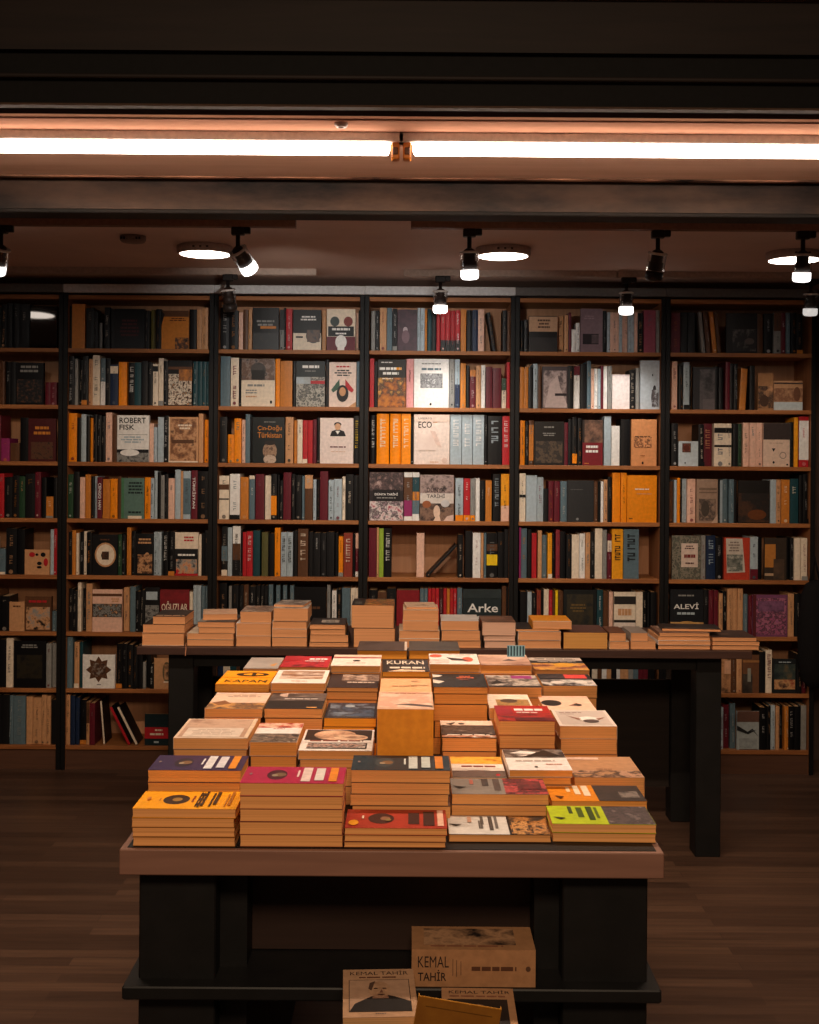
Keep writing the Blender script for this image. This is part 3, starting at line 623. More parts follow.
SHELVES = {
 (0,0): [(A,300,'m330~m240:60:D m238~m200:50:M m198~m150:60:K m148~m80:70:B m78~m30:60:D m28~28:60:D 30~62:55:K 64~95:55:D 97~155:60:K 160~305:70::F=glossy')],
 (0,1): [(A,605,'m330~m260:370:D m258~m180:365:K m178~m100:380:M m98~m30:370:D m28~14:365:B 16~44:370:K 46~76:370:D 80~232:375::F=darkart 236~264:480:M 266~300:480:M')],
 (0,2): [(A,290,'m330~m270:40:S m268~m180:50:D m178~m90:45:K m88~m30:50:B m28~m2:40:M 0~46:165:V 48~98:190:B 100~146:50:K 150~300:55::F=goldtitle')],
 (0,3): [(A,602,'m330~m240:370:D m238~m160:360:T m158~m80:375:K m78~m22:365:M m20~14:360:R 16~58:380:D 60~98:370:D 100~130:375:g 132~184:360:D 186~216:350:M 218~244:380:K 246~284:485:o 286~305:380:D')],
 (0,4): [(A,292,'m330~m240:50:K m238~m130:60:D m128~m30:50:B m28~24:150:S 26~84:40:D 86~126:45:K 130~265:155::F=flowers 268~286:45:L 288~306:40:R')],
 (0,5): [(A,590,'m330~m240:370:D m238~m130:380:K m128~m12:370:B m10~44:400:K 46~128:430::F=tan 131~275:400::F=pinkart 278~302:480:S')],
 (0,6): [(A,308,'m330~m240:50:D m238~m130:40:M m128~m22:50:K m20~24:45:K 26~64:38:C 70~244:50::F=darktitle 247~274:65:G 276~302:65:G')],
 (0,7): [(A,625,'m330~m240:360:B m238~m130:365:D m128~m2:355:K 0~44:355:D 46~66:358:S 68~132:360:S 136~170:365:b 172~218:370:b 221~246:355:b 248~270:358:b 273~302:380:D')],
 (1,0): [(A,303,'365~386:70:K 388~458:60:o:q 462~504:80:D 506~530:100:K 532~546:160:G'), (B_,383,'24~60:100:K 62~92:110:D 95~300:110::F=redtitle 302~332:120:D 335~375:110:6a6030 378~412:110:K 415~602:120::F=orangeart 605~652:110:K 655~690:110:b 692~732:100:b')],
 (1,1): [(A,618,'366~400:350:K 402~418:365:G 420~444:370:K 446~476:350:D 478~500:365:b 502~540:345:C 543~568:360:S:b=0-.5W 571~596:360:K 598~640:395:N:b=.78-.96C 643~686:380:O'), (B_,775,'180~228:480:K:y=W 232~275:480:T 278~320:470:D 323~352:480:D 355~390:490:C:b=.82-.95K 393~426:450:C 429~456:470:K 460~625:465::F=painting 630~660:470:T 662~690:470:T 692~718:470:T 720~746:470:T')],
 (1,2): [(A,300,'368~412:35:O 414~436:60:K 438~464:40:L 466~483:50:D 485~500:60:O 503~523:40:K 525~546:45:K 548~567:50:K 573~606:30:P'), (B_,380,'38~108:60:B:q 112~330:60::F=fisk 332~360:115:P 362~382:140:L 384~425:70:L 428~460:60:K 465~666:70::F=brownmap 668~698:45:b 702~732:85:O 734~746:90:K')],
 (1,3): [(A,605,'366~395:365:g 398~427:350:D 429~456:380:P 459~488:365:o 490~504:375:K 506~522:375:L 525~553:380:M:x=W_CENGO_HAN 557~595:390:o 598~636:388:O'), (B_,768,'116~138:480:B 140~296:490::F=greentitle 299~340:485:O 342~363:490:L 365~384:440:L 386~408:450:K 410~433:470:G 435~459:460:D 461~502:490:P 507~543:430:L 545~561:440:b 563~612:440:L:b=.1-.85S 618~660:435:M:x=W_TÜRKİSTAN 664~742:440:K')],
 (1,4): [(A,293,'365~386:60:D 388~407:50:o 409~421:65:C 424~448:60:K 450~466:55:C 468~496:60:K 500~638:70::F=ring 641~660:70:g 662~680:70:D'), (B_,372,'178~206:45:o 209~236:70:K 240~358:85::F=portrait1 361~386:75:L 389~413:75:L 426~460:70:K:y=W 463~505:70:K 508~666:75::F=pinkband 669~686:90:C 690~706:80:K 708~742:60:D')],
 (1,5): [(A,602,'365~388:370:D 390~415:380:D 418~436:335:C 440~461:370:K 464~496:340:b 500~662:370::F=beigeband 664~695:362:b 704~734:355:S'), (B_,757,'236~266:480:K 268~297:470:D 300~402:450::F=darkgrid 405~604:465::F=oguzlar 606~627:480:C 631~654:435:L 657~684:435:L 687~709:440:S 712~732:440:S')],
 (1,6): [((0,5.46),320,'362~390:40:S 398~424:70:b 428~444:70:T 447~622:135::F=ornament 625~659:80:K 662~690:75:K 692~720:80:D 722~744:90:D 746~774:80:K 776~790:175:G 792~815:100:K'), (B_,390,'314~360:220:D 365~466:180::F=tanoval')],
 (1,7): [((0,5.46),628,'355~376:355:b 379~404:360:N 407~427:370:N 430~464:385:K 466~482:395:b:b=.5-1B 484~513:400:M 556~568:390:K:tilt,-5,.008:C 690~716:400:K:tilt,-27,.014:R 733~750:400:K:tilt,-27,.012:C'), (B_,775,'300~462:560::F=redband')],
 (2,0): [(C_,283,'42~84:60:D 86~134:75:K 138~160:85:P 162~186:70:B 190~208:70:b 213~350:60::F=darkgold 352~375:65:G:b=.5-1K 377~387:60:K 389~421:65:R 427~575:70::F=greycurve 578~600:70:b 605~756:65::F=twoheads 758~771:80:P 773~786:70:K')],
 (2,1): [(C_,582,'42~92:318:S 96~138:325:C 140~150:330:K 153~330:330::F=arch 333~356:328:O 359~422:340:o 425~440:340:K 443~595:340::F=battle 598~614:330:D 617~760:345::F=flags 763~782:340:S')],
 (2,2): [(C_,303,'38~75:60:D 78~110:152:O 114~150:68:O 153~171:75:P 174~198:45:S 200~208:60:K 211~380:60::F=cindogu 386~426:58:b 430~446:75:o 449~475:72:C 477~502:75:R 504~529:75:R 531~550:70:M 553~565:60:K 569~745:62::F=smallport 749~780:50:K:y=Y')],
 (2,3): [(C_,603,'34~86:372:C:b=.68-.8B,.45-.48K 90~143:362:W 147~190:378:o 193~222:370:S:b=.92-1C 227~272:362:M 275~307:370:C 309~339:360:K:b=.1-.52O 342~353:365:K 355~372:395:K 375~415:352:M 418~436:360:K 439~470:365:K 473~486:370:S 489~530:365:B:b=.7-1b 533~548:388:L 551~566:390:K 569~610:345:M 614~641:390:L 644~684:385:L 687~702:372:C 706~745:360:D 748~776:365:D')],
 (2,4): [(C_,322,'46~76:60:D:b=0-.12C,.3-.6S 80~102:65:L 105~146:58:W:b=0-.32D,.32-.65B 150~158:80:D 160~178:90:R 180~212:85:R:y=W 215~250:80:T 253~256:90:K 259~292:90:5c5a34 295~325:95:K 329~358:65:O 362~392:88:L:y=D 394~424:88:L:y=D 427~448:80:D 452~505:70:B:y=C 508~530:85:D 533~570:90:D 573~601:90:D 604~644:85:D 647~663:90:K 666~690:110:O 694~740:90:8c3a2c:y=C 743~754:95:K 757~782:90:M:b=.0-.12W,.65-1P')],
 (2,5): [((212,5.284),631,'36~75:370:K:b=.0-.3A 78~82:380:K 84~98:385:G 101~135:380:D 139~161:380:D 163~188:378:B 191~226:385:D 229~250:380:D 252~271:380:D 273~291:380:D 297~319:375:S 335~356:378:S 372~392:378:S 410~430:378:S 434~600:385::F=battleback 606~622:375:G 632~655:405:W 659~681:400:K 685~727:390:S 731~752:390:C 754~778:390:C')],
 (3,0): [(D_,288,'46~68:75:G 71~89:75:K 92~128:58:b 131~158:60:S 161~185:65:K 187~290:70::F=purpledark 292~306:60:L 308~330:60:L 332~343:70:o 346~367:65:T 369~391:70:K 394~413:70:R 416~441:70:R:b=0-.27K 443~466:70:R:b=0-.27K 468~492:70:R:b=0-.27K 494~519:70:R:b=0-.27K 522~550:65:o 555~580:70:K 583~612:68:N 614~646:65:P 690~712:80:D:tilt,-9,.018 745~766:70:D 768~788:75:B')],
 (3,1): [(D_,588,'40~62:330:R 64~80:345:K 83~230:335::F=ozansoy 234~271:330:e09a98 274~458:330::F=engraving 461~488:330:G 491~516:330:L:b=0-.48N 520~548:350:o 551~568:360:D 571~601:385:M:b=.82-1o 603~628:365:b 631~651:360:W 655~689:370:M 692~736:375:M 740~762:430:C:b=.6-1g 765~785:345:R')],
 (3,2): [(D_,308,'42~72:50:K:y=W:u 76~141:42:O:y=C:u 147~205:42:O:y=C:u 208~256:42:O:y=C 259~270:60:D 274~462:45::F=eco 466~525:45:L:y=W 528~583:45:L:y=W 586~645:45:L:y=W 648~662:45:K 665~738:50:K:y=L 742~786:50:R:y=W')],
 (3,3): [(D_,606,'38~217:350::F=dunya1 221~264:350:W:b=.09-.42V,.42-.9B 266~302:350:W:b=.14-.42S,.42-.6o,.6-.9T 306~484:362::F=dunya2 494~534:378:L:b=0-.14O 537~571:380:R:b=0-.14O 573~597:380:G:b=0-.14O 600~622:378:W 625~650:390:K 653~685:390:o 692~731:355:K:y=L 735~782:355:A:b=0-.33P')],
 (3,4): [(D_,328,'35~75:68:M 77~87:65:b 89~112:70:l 115~154:70:K:y=W 288~328:95:P 338~350:100:D:tilt,43,.012 506~533:100:K 546~581:80:D 585~626:90:W 629~642:90:b 645~656:90:S 659~716:90:K:b=.28-.52Y,.6-.75B 719~750:85:K 753~776:70:D')],
 (3,5): [((362,5.284),631,'36~80:400:K 82~128:410:B 130~178:390:D 182~302:400:8c2028:q 306~326:390:S 328~345:390:S 348~366:390:R 368~386:390:R 388~406:390:R 408~428:390:X 430~446:390:R 448~463:390:o 465~481:390:R 483~499:390:R 503~528:385:S 532~735:390::F=arke 740~762:375:B 764~782:380:D')],
 (4,0): [(E_,300,'44~64:130:D 66~86:130:D 90~241:110::F=tanlabel 245~276:105:b 279~298:105:b 301~315:90:M 317~338:180:W 341~360:145:W 363~480:70::F=mauvephoto 483~502:80:K 505~520:88:L 521~536:88:P 537~552:88:P 553~568:88:P 569~584:88:L 585~600:88:P 601~616:88:P 617~632:88:L 633~648:88:L 649~665:88:P 668~695:90:K 700~762:75:9a4a5c 766~783:75:G')],
 (4,1): [(E_,598,'41~63:380:o 65~86:380:o 89~112:380:D 115~136:360:L 139~156:370:B 160~295:375::F=mauvesculpt 298~326:370:K 329~361:370:W:b=.78-1M 364~395:360:D 398~418:345:S 420~435:385:P 437~454:385:W 456~470:385:L 472~484:370:M 487~506:370:W 508~528:370:G 531~623:415::F=plainwhite 626~655:390:D 658~676:380:G 680~781:340::F=whitefig')],
 (4,2): [(E_,316,'46~70:80:O 73~88:85:K 90~114:80:B:b=.1-.9o 118~275:85::F=darkgroup 278~297:90:M 300~318:70:D 321~346:60:K:b=.04-.24O 349~370:65:K 373~481:75::F=ladyred 488~525:55:L 529~572:105:W 578~628:70:K 632~766:70::F=yalniz')],
 (4,3): [(E_,615,'40~72:360:C:b=.5-.56K 76~132:370:L 135~168:380:L 172~192:440:D 195~222:400:M 225~253:400:M 258~292:400:S 294~433:395::F=plaindark 436~455:400:B 458~468:400:K 471~484:400:W 487~506:390:b 509~529:375:K 533~574:353:O 577~607:353:O 610~766:365::F=orangebig')],
 (4,4): [((512,5.284),338,'38~48:70:V 50~79:75:S 83~103:80:D 106~131:100:R 138~158:85:b 162~186:110:S 190~212:98:A 215~230:100:D 233~253:80:8c3038 256~285:90:K 290~315:105:D 318~356:105:C 359~388:100:W 391~415:95:b 418~437:90:D 440~478:72:C 481~503:80:G 506~527:100:M:b=.6-.85C 530~588:75:A:y=D 592~674:75:S:y=D')],
 (4,5): [((512,5.284),636,'45~80:410:D 83~105:410:L 108~129:415:D 132~153:400:8c3c2c 156~168:400:D 170~195:395:C 197~214:400:R 216~228:405:B 230~243:400:Y 246~271:405:B 273~446:395::F=darkgold2 450~481:395:T 485~511:405:B 515~534:405:P 540~655:405::F=bands 658~692:405:C 695~718:405:K 721~732:410:D 735~766:405:K')],
 (5,0): [(F_,312,'42~90:100:M 95~130:95:D 133~172:95:K 205~225:95:G:tilt,-6,.016 232~252:95:B:tilt,-6,.022 262~284:95:o:tilt,-6,.022 290~308:95:B:tilt,-6,.018 332~496:100::F=blobs 500~530:105:B 535~580:100:D 585~622:95:G:b=.55-1B 625~646:95:M 648~670:95:S 680~708:95:K 710~742:100:D')],
 (5,1): [(F_,605,'45~74:350:P 82~102:370:K 105~136:355:L 139~153:370:K 156~271:380::F=darkfig 275~295:375:K 298~320:380:K 330~352:350:M 355~372:360:D 374~392:360:D 402~422:385:o:tilt,3,.018 426~442:385:o:tilt,3,.016 458~485:370:D 500~580:410::F=tanman 583~736:450::F=tanlight')],
 (5,2): [(F_,327,'42~76:100:D 80~183:195::F=whitebird 186~214:105:K 218~264:100:M:y=b 268~330:100:C:b=.78-.9K,.45-.5K 333~362:100:C:b=.78-.9K,.45-.5K 368~395:100:D 398~418:100:g 422~453:95:P 456~490:95:P 493~524:95:P 527~668:95::F=creamseal 671~690:90:D 693~714:65:A 720~771:60:R:b=.14-.92W')],
 (5,3): [(F_,627,'28~55:410:B 58~70:400:L 72~87:390:O 89~103:400:K 105~128:395:L 130~172:395:P 176~286:395::F=faded 289~298:395:D 300~318:400:L 320~345:395:S 348~372:395:S 377~390:400:K 395~560:400::F=darkband 565~595:395:L 598~622:395:b 625~668:395:o 671~716:390:T 719~740:370:K 743~766:365:K')],
 (5,4): [((664,5.284),343,'44~196:110::F=floral 200~223:110:G 228~276:110:N:y=L 280~317:120:K 321~456:120::F=redframe 459~500:115:L:b=0-.25M 503~530:120:K 535~650:120::F=tanbrown 653~672:120:D 674~690:120:D 693~725:120:C 728~760:120:C')],
 (5,5): [((664,5.284),637,'35~211:390::F=alevi 215~239:390:D 241~265:395:M 268~290:395:M 293~312:410:b 315~335:400:K 338~362:385:b 365~391:385:b 393~420:385:b 425~447:415:S 450~468:420:M 471~656:415::F=pinkcrowd 660~692:410:b 700~730:410:D 732~760:420:K')],
 (5,6): [((664,5.284),333,'40~90:110:D 92~150:120:B 152~200:115:K 202~250:120:M 252~297:115:D 300~355:130::F=tanfox 357~385:120:B 388~415:120:b 418~505:130::F=dimbrown 508~540:115:D 543~576:105:C:y=M 580~702:150::F=ottoman 705~731:125:D 734~755:120:M')],
 (5,7): [((664,5.284),635,'40~90:410:D 92~160:400:B 162~230:410:K 232~296:405:D 299~318:415:L 321~354:405:M 358~385:395:S 388~505:430::F=whitetree 508~545:410:K 548~567:405:K 570~592:400:L 595~613:405:b 616~638:405:D 640~660:405:o 663~692:405:K 694~726:405:K 729~758:400:G')],
}
# covers of the lying books: base, prints (u along x, v away from the camera), words
def _series(base, c1, c2, c3, ink):   # landscape series layout: emblem and three blocks
    return ('e .33 .5 .1 .3 %s;e .36 .5 .06 .12 7a5a40;e .31 .45 .03 .07 a08a72;l .17 .4 .18 .6 %s 1;r .53 .35 .55 .75 %s;r .58 .08 .67 .92 %s;r .71 .14 .8 .88 %s;r .85 .08 .93 .92 %s;e .07 .5 .014 .06 8a7470'
            % (ink, '8a7470', c1, c1, c2, c3))
COVERS = {
 'yellow': ('f7a514', 'e .37 .5 .13 .27 2a2018;e .38 .5 .05 .1 a07838;l .2 .35 .23 .65 o 1;r .53 .35 .55 .7 8a3a18;l .58 .08 .67 .92 3a2410 3;r .585 .1 .6 .9 3a2410;r .61 .06 .63 .86 3a2410;r .64 .12 .665 .95 3a2410;r .72 .1 .74 .84 3a2410;r .755 .2 .79 .9 3a2410;r .87 .1 .885 .8 b06a18;r .9 .15 .93 .9 b06a18;e .1 .5 .02 .08 o', 'bright yellow cover with black emblem'),
 'magenta': ('b01c48', _series('', 'e9cfc8', 'e3d8d2', 'e88a28', '4a1020'), 'magenta cover with white and orange blocks'),
 'redlow': ('a83224', 'e .35 .5 .13 .28 3a1a18;e .39 .5 .05 .1 8a6048;r .62 .2 .73 .8 3a1c1c;r .77 .12 .88 .88 3a1c1c;r .91 .1 .97 .95 e8b8a0;l .15 .4 .19 .7 C 1;e .08 .25 .05 .14 A;e .42 .4 .03 .06 8a7448', 'low red cover with dark blocks'),
 'goddess': ('1e1a18', 'r 0 0 .6 1 d8d2cc;n .62 .0 1 1 1e1a18 b87838 3a2818 1e1a18 14;n .64 .0 .8 .7 3a2818 d89a58 1e1a18 c07c3c 16;n .84 .05 .98 .6 1e1a18 d09050 2a1e16 22;l .3 .1 .36 .9 5a5450 1;r .33 .5 .36 .95 5a5450;r .41 .2 .45 .95 4a4440;r .47 .3 .5 .95 6a6460;p 2a2624 .0 .52 .14 .5 .08 .4;r .2 .6 .24 .9 c89880', 'half white cover with golden statues'),
 'green': ('b8c81c', 'n .55 0 1 1 2c2626 5a4c4c 3a3030 8a7a78 12;r .2 .55 .24 .95 3a4a18;r .28 .35 .34 .9 4a5a18;r .38 .2 .44 .95 3a4a18;r .46 .3 .49 .9 5a6a20;p 2a2a18 .03 .35 .15 .3 .1 .2', 'lime green cover with dark photo half'),
 'purple': ('3a2a4c', _series('', 'e0dce0', 'dcd8e0', 'e8902c', '2a2030'), 'dark purple cover with white and orange blocks'),
 'slate': ('24323a', _series('', 'c8ccc8', 'c0c8c4', 'd8802c', '3a4448'), 'dark slate cover with grey and orange blocks'),
 'city': ('8a8078', 'n .56 0 1 1 6a2020 c84a48 3a1a1c a83838 9;r .33 .5 .4 .95 4a403c;r .45 .2 .52 .95 5a4c46;r .2 .6 .24 .9 b86858;p 2a2422 .02 .5 .16 .42 .08 .3;n .7 .3 .95 .8 3a1c1c 8a3030 16', 'grey and red cover with city view'),
 'orangeblack': ('e0861c', 'r .5 0 1 1 2a2422;n .5 .0 1 1 2a2422 3a302c 2a2422 8;r .2 .55 .24 .95 f0d0a8;r .28 .4 .34 .95 f4dcc0;r .37 .3 .44 .95 f4dcc0;n .75 .2 .95 .6 2a2422 8a7c74 2a2422 12;p 5a3010 .05 .3 .15 .25 .1 .1', 'half orange half black cover'),
 'palebrown': ('d8bca4', 'r .04 .06 .94 .96 b8917a;n .05 .5 .93 .95 9a7460 c8a48c b08c76 5;r .1 .06 .88 .5 dcc8b8;l .12 .15 .85 .45 c0a898 4;r .95 0 1 1 e0c4a8', 'pale brown cover with pink text panel'),
 'turkish': ('e8d8cc', 'n 0 .72 1 1 2a2020 b84030 e8c8b0 a83028 8;n 0 0 1 .42 d8c0a8 2a2422 8a7464 2a2422 11;r .05 .42 .95 .72 ece4e0;l .3 .64 .7 .7 b84030 1', 'curling white cover with red and black bands'),
 'portrait2': ('ece0d8', 'r .03 .42 .97 .98 2a2422;a .45 .72 .3 .24 2a2422 b08468 d8a888 e0b898 7;a .68 .6 .24 .14 c89878 e0b898 8a6450 9;r .0 .36 1 .46 ece0d8;l .08 .38 .9 .48 8a4a3a 1;r .1 .08 .92 .32 2a2422;n .1 .1 .9 .3 2a2422 c8a090 2a2422 d8c8c0 8a7064 14', 'white bordered cover with face and photo strip'),
 'amber': ('e0b090', 'n .03 .08 .97 .98 eab89a e8a58c f0ccb4 d89078 5;p 5a4a44 .3 .25 .98 .1 .98 .2 .6 .3;l .25 .86 .75 .92 c87858 1;r .05 .9 .95 .94 c89070', 'peach painted cover on the tall amber block'),
 'yellowsky': ('ece0d4', 'n 0 .64 1 1 e89818 f0b848 b86a18 8;l .12 .46 .95 .58 8a3a2a 1;r 0 .0 1 .3 5a4a44;n 0 .3 1 .42 b0a098 e8dcd0 6;e .5 .1 .5 .22 6a5850;e .85 .1 .04 .05 R', 'white cover with golden strip'),
 'leaf': ('ece4e0', 'n 0 .58 1 1 2e2826 3a3230 8a7c74 2e2826 9;p efe6e0 .1 .8 .5 .74 .55 .86 .3 .92;p efe6e0 .15 .7 .4 .66 .45 .72;p 2e2826 .3 .62 .95 .64 .7 .95;l .05 .37 .9 .47 b8a8a0 1;r .42 .1 .47 .16 3a3a3a;l .6 .22 .9 .28 d8907a 1', 'white cover with black leaf strip'),
 'ornate': ('b98a66', 'n 0 .0 1 .32 b98a66 3a2a22 c8987a 3a2a22 9;p b98a66 0 .32 1 .32 1 .4 0 .36;r .0 .84 .5 .94 ecc8b4;l .3 .34 .7 .4 8a5a44 1', 'brown cover with black scrollwork'),
 'horizon': ('2e2826', 'r 0 .72 1 1 ecd0bc;n 0 .22 1 .72 2e2826 5a4e48 2e2826 8a7a70 9;p 3a302c .1 .8 .3 .9 .2 .72;l 0 .08 1 .22 e8dcd0 1;n 0 .02 1 .14 e8dcd0 b87858 3a302c 20;e .4 .8 .06 .04 3a302c', 'black landscape cover with pale sky'),
 'redtop': ('b0261c', 'n 0 .0 1 .5 3a1210 b02a20 4a1614 6;l .3 .6 .95 .84 W 1;l .25 .5 .9 .58 W 1;n 0 .4 .3 .95 8a2026 b02a30 5;n .3 .0 1 .2 2a1214 7a1e22 8', 'red cover with white title'),
 'mirror': ('e0cfc4', 'r .06 .08 .94 .95 cabab0;n .06 .08 .94 .95 cdbcb2 c0aea4 3;l .1 .78 .55 .86 8a6a60 1;l .1 .7 .4 .75 8a6a60 1;e .58 .42 .17 .15 efe6de;p 9a6450 .2 .62 .45 .42 .4 .36 .3 .48;p 9a6450 .9 .52 .7 .42 .75 .36;e .6 .28 .14 .1 5a4a46', 'white cover with hands holding a mirror'),
 'scenic': ('e4c2aa', 'l .2 .72 .9 .88 b08a78 2;n 0 .0 1 .36 b07840 5a4030 d89a58 3a2a22 6;p 8a5a38 .05 .35 .25 .5 .4 .3 .2 .2;r 0 .92 1 1 e8ccb8', 'pale cover above orange landscape'),
 'hesse': ('2a2422', 'n 0 .5 1 1 2a2422 6a5a54 2a2422 4;l .25 .55 .9 .68 b8a8a0 1;e .35 .85 .2 .14 c8a898;r .72 .04 .9 .1 d89858;n .3 .7 .8 .95 2a2422 8a766c 6', 'black cover with pale cloud'),
 'darkblue': ('2c2c34', 'n .05 .1 .95 .95 22262e 4a5a70 2c2c34 7a8494 5;r 0 0 1 .04 5a4a40;l .2 .08 .8 .13 8a8480 1;e .45 .75 .1 .08 9aa0a8', 'dark blue stormy cover'),
 'peachbird': ('eab080', 'p 4a3028 .7 .72 .86 .78 .95 .6 .8 .64;e .88 .7 .05 .08 3a2620;p b07048 .55 .55 .75 .62 .7 .52;l .2 .42 .75 .48 a86848 1;n .6 .5 .95 .85 eab080 eab080 8a5a40 10', 'peach cover with small dark bird'),
 'kafka': ('2a2624', 'p e8d8cc .0 .95 .2 .85 .12 .75 .0 .7;p e8d8cc .0 .55 .22 .4 .1 .25 .0 .3;l .45 .62 .8 .85 d86848 2;l .5 .5 .7 .56 a85848 1', 'black cover with red title'),
 'whiteyellow': ('ecd8c4', 'r 0 0 .16 1 efdfcf;n .2 .1 .95 .6 d8a048 8a6a40 b88a50 3a2c22 9;e .5 .5 .2 .14 5a4434', 'white cover half hidden by the red one'),
 'pinkcream': ('f0c4aa', 'e .2 .5 .2 .22 2e2624;p 8a5a48 .5 .3 .7 .5 .75 .3;e .7 .36 .08 .08 3a2c28;r 0 .9 1 1 f4ccb4', 'pink-cream cover with black blot'),
 'kapan': ('f59a12', 'T .13 .12 .93 .32 3a2410 KAPAN;e .56 .72 .32 .15 3a2410;e .58 .72 .2 .08 f59a12;r .55 .62 .63 .86 3a2410;e .9 .2 .03 .05 3a2410;r 0 .48 1 .5 c87810', 'orange KAPAN cover'),
 'whiteborder': ('eee0d6', 'n .1 .3 .92 .9 8a5a40 d8c0b0 b08468 5a3c2c 4;r .12 .55 .9 .62 7a4c34;r .1 .82 .92 .9 a87a60;l .3 .1 .7 .18 c8a898 1', 'white bordered cover with brown picture'),
 'sculpt': ('3a2a26', 'n .25 .5 1 .98 3a2a26 c8a894 5a4238 b89884 8;l .35 .3 .95 .46 c8b0a0 1;r 0 .96 1 1 2a1e1c', 'brown cover with sculpted relief'),
 'kuran': ('2e2624', 'T .1 .62 .9 .92 e0ccb8 KURAN;l .12 .2 .95 .45 e0ccb8 1;p e8c0a0 .1 .0 .4 .18 .9 .1 .9 .0;r 0 .94 1 1 5a4a44', 'black KURAN cover'),
 'peppers': ('ece0d8', 'e .14 .78 .13 .15 d0583c;e .78 .45 .11 .22 d0644c;p 3a302e .35 .62 .45 .35 .8 .3 .65 .5;n .0 .1 .4 .4 ece0d8 c87060 6;l .4 .85 .95 .92 c8a090 1', 'white cover with red fruit'),
 'purplegrey': ('a89890', 'n 0 .0 1 1 a89890 3a3230 c8b8ac 5a4e48 7;r .5 .7 .9 .95 9a3a78;p 2e2826 .05 .2 .3 .3 .2 .6;r 0 0 1 .1 2e2826', 'grey cover with purple label'),
 'colorblack': ('2c2828', 'r .5 .62 .92 .95 d84a44;n 0 .0 1 .5 2c2828 d8ccc4 2c2828 8a7a74 6;n 0 .6 .5 1 2c2828 4a3c3a 7;e .75 .3 .12 .12 d8ccc4;e .3 .25 .14 .12 d8ccc4', 'black cover with red block'),
 'greyback': ('a89c94', 'n 0 0 1 1 a89c94 8a7e78 4;p c88a40 .7 .3 .9 .5 .85 .2', 'grey cover behind the KAPAN one'),
 'redback': ('b82a32', 'n 0 0 .9 .5 8a1c22 b82a32 5a1418 7;l .5 .62 .98 .84 W 1;l .4 .5 .95 .58 W 1;n 0 .6 .4 1 9a2228 b82a32 5', 'red cover at the far end'),
 'whitered': ('ecdcd0', 'r 0 .68 1 .78 b03a34;r 0 .8 1 1 e8c8b4;e .5 .45 .08 .07 3a2e2c;l .3 .2 .7 .28 c8b0a4 1', 'white cover with red stripe'),
 'wood1': ('3a2e2a', 'n 0 0 1 1 2e2422 4c3c36 3a2e2a 6;r .0 .9 1 .93 5a4a42;r .95 .05 1 .95 c8b4a4', 'dark brown cover beside another like it'),
 'wood2': ('38302c', 'n 0 0 1 1 2c2624 4a4038 38302c 7;r .05 .2 .95 .24 5a4c44', 'dark brown cover behind the red fruit one'),
 'peachland': ('d8b09a', 'n 0 0 1 1 d8b09a b88a74 e0bca8 4;p 5a4440 .45 .4 .6 .6 .75 .42;r 0 .85 1 1 e0b8a0;n 0 .0 1 .3 8a5a48 d8b09a 5', 'peach landscape cover'),
 'people': ('2e2a2a', 'n 0 .0 1 .55 2e2a2a 8a4a38 d89a48 2e2a2a 6;r 0 .76 1 1 c8b4a8;l .1 .82 .9 .95 5a4a48 1;e .6 .4 .2 .16 d89a38;l .05 .62 .95 .68 d8ccc4 1', 'dark cover with people and yellow patch'),
 # long table
 'spiral': ('1f1c1b', 'l .02 .05 .98 .25 c8a080 1;n 0 .3 1 1 1f1c1b 3a302c 9', 'spiral patterned black cover'),
 'teal': ('1f3038', 'n 0 0 1 1 1f3038 2c424a 3a3a38 5;r 0 0 .2 1 8a8a84', 'dark teal cover'),
 'loose': ('c8a088', 'n 0 0 1 1 e0c8b4 5a4a42 c8a088 9', 'crumpled pale cover'),
 'zebra': ('cabcae', 'n 0 0 1 1 d8ccc0 3a302c e0d4c8 5a4c44 8', 'black and white streaked cover'),
 'greytop': ('2c2a2a', 'r .3 .3 .8 .7 b8aca0;l .35 .4 .75 .6 3a3a3a 1', 'dark cover with pale label'),
 'festive': ('221d1b', 'n .3 .0 1 .9 221d1b c87828 3a2a20 d8a048 10;l .05 .2 .25 .5 8a8a80 2', 'black cover with golden scene'),
 'buff': ('d8b494', 'n .3 .2 .8 .8 d8b494 5a4030 d8b494 7;l .4 .3 .9 .6 8a6a54 1', 'buff cover with brown strokes'),
 'whitepage': ('dcd6d2', 'n 0 0 1 1 e0dcd8 c8c0ba 3', 'plain white cover'),
 'brownpic': ('7a5644', 'n 0 0 1 1 8a6450 5a3e32 a87a60 4', 'brown cover over pinkish pages'),
 'orangeflat': ('f39a18', 'r 0 0 1 .08 efe4da', 'thin flat orange cover'),
 'maroon': ('4a2420', 'n 0 0 1 1 4a2420 5a302a 3', 'maroon cover on a thick book'),
 'brownflat': ('5a3428', 'n 0 0 1 1 5a3428 6a4234 3', 'reddish brown cover'),
 'greyflat': ('9a928c', 'n 0 0 1 1 9a928c 807872 4', 'grey cover'),
 'bundle': ('6a4c40', 'n 0 0 1 1 6a4c40 8a6a5a 3a2a26 5;r .1 .7 .6 .9 b8a090', 'brown cover on thin sheets'),
 'droop': ('3a2c28', 'n 0 0 1 1 3a2c28 4a3a34 4;r .1 .4 .5 .5 8a6a58', 'dark cover overhanging the edge'),
 'thin': ('262324', 'r .05 .1 .95 .2 5a5450', 'thin black cover bridging two stacks'),
 # below
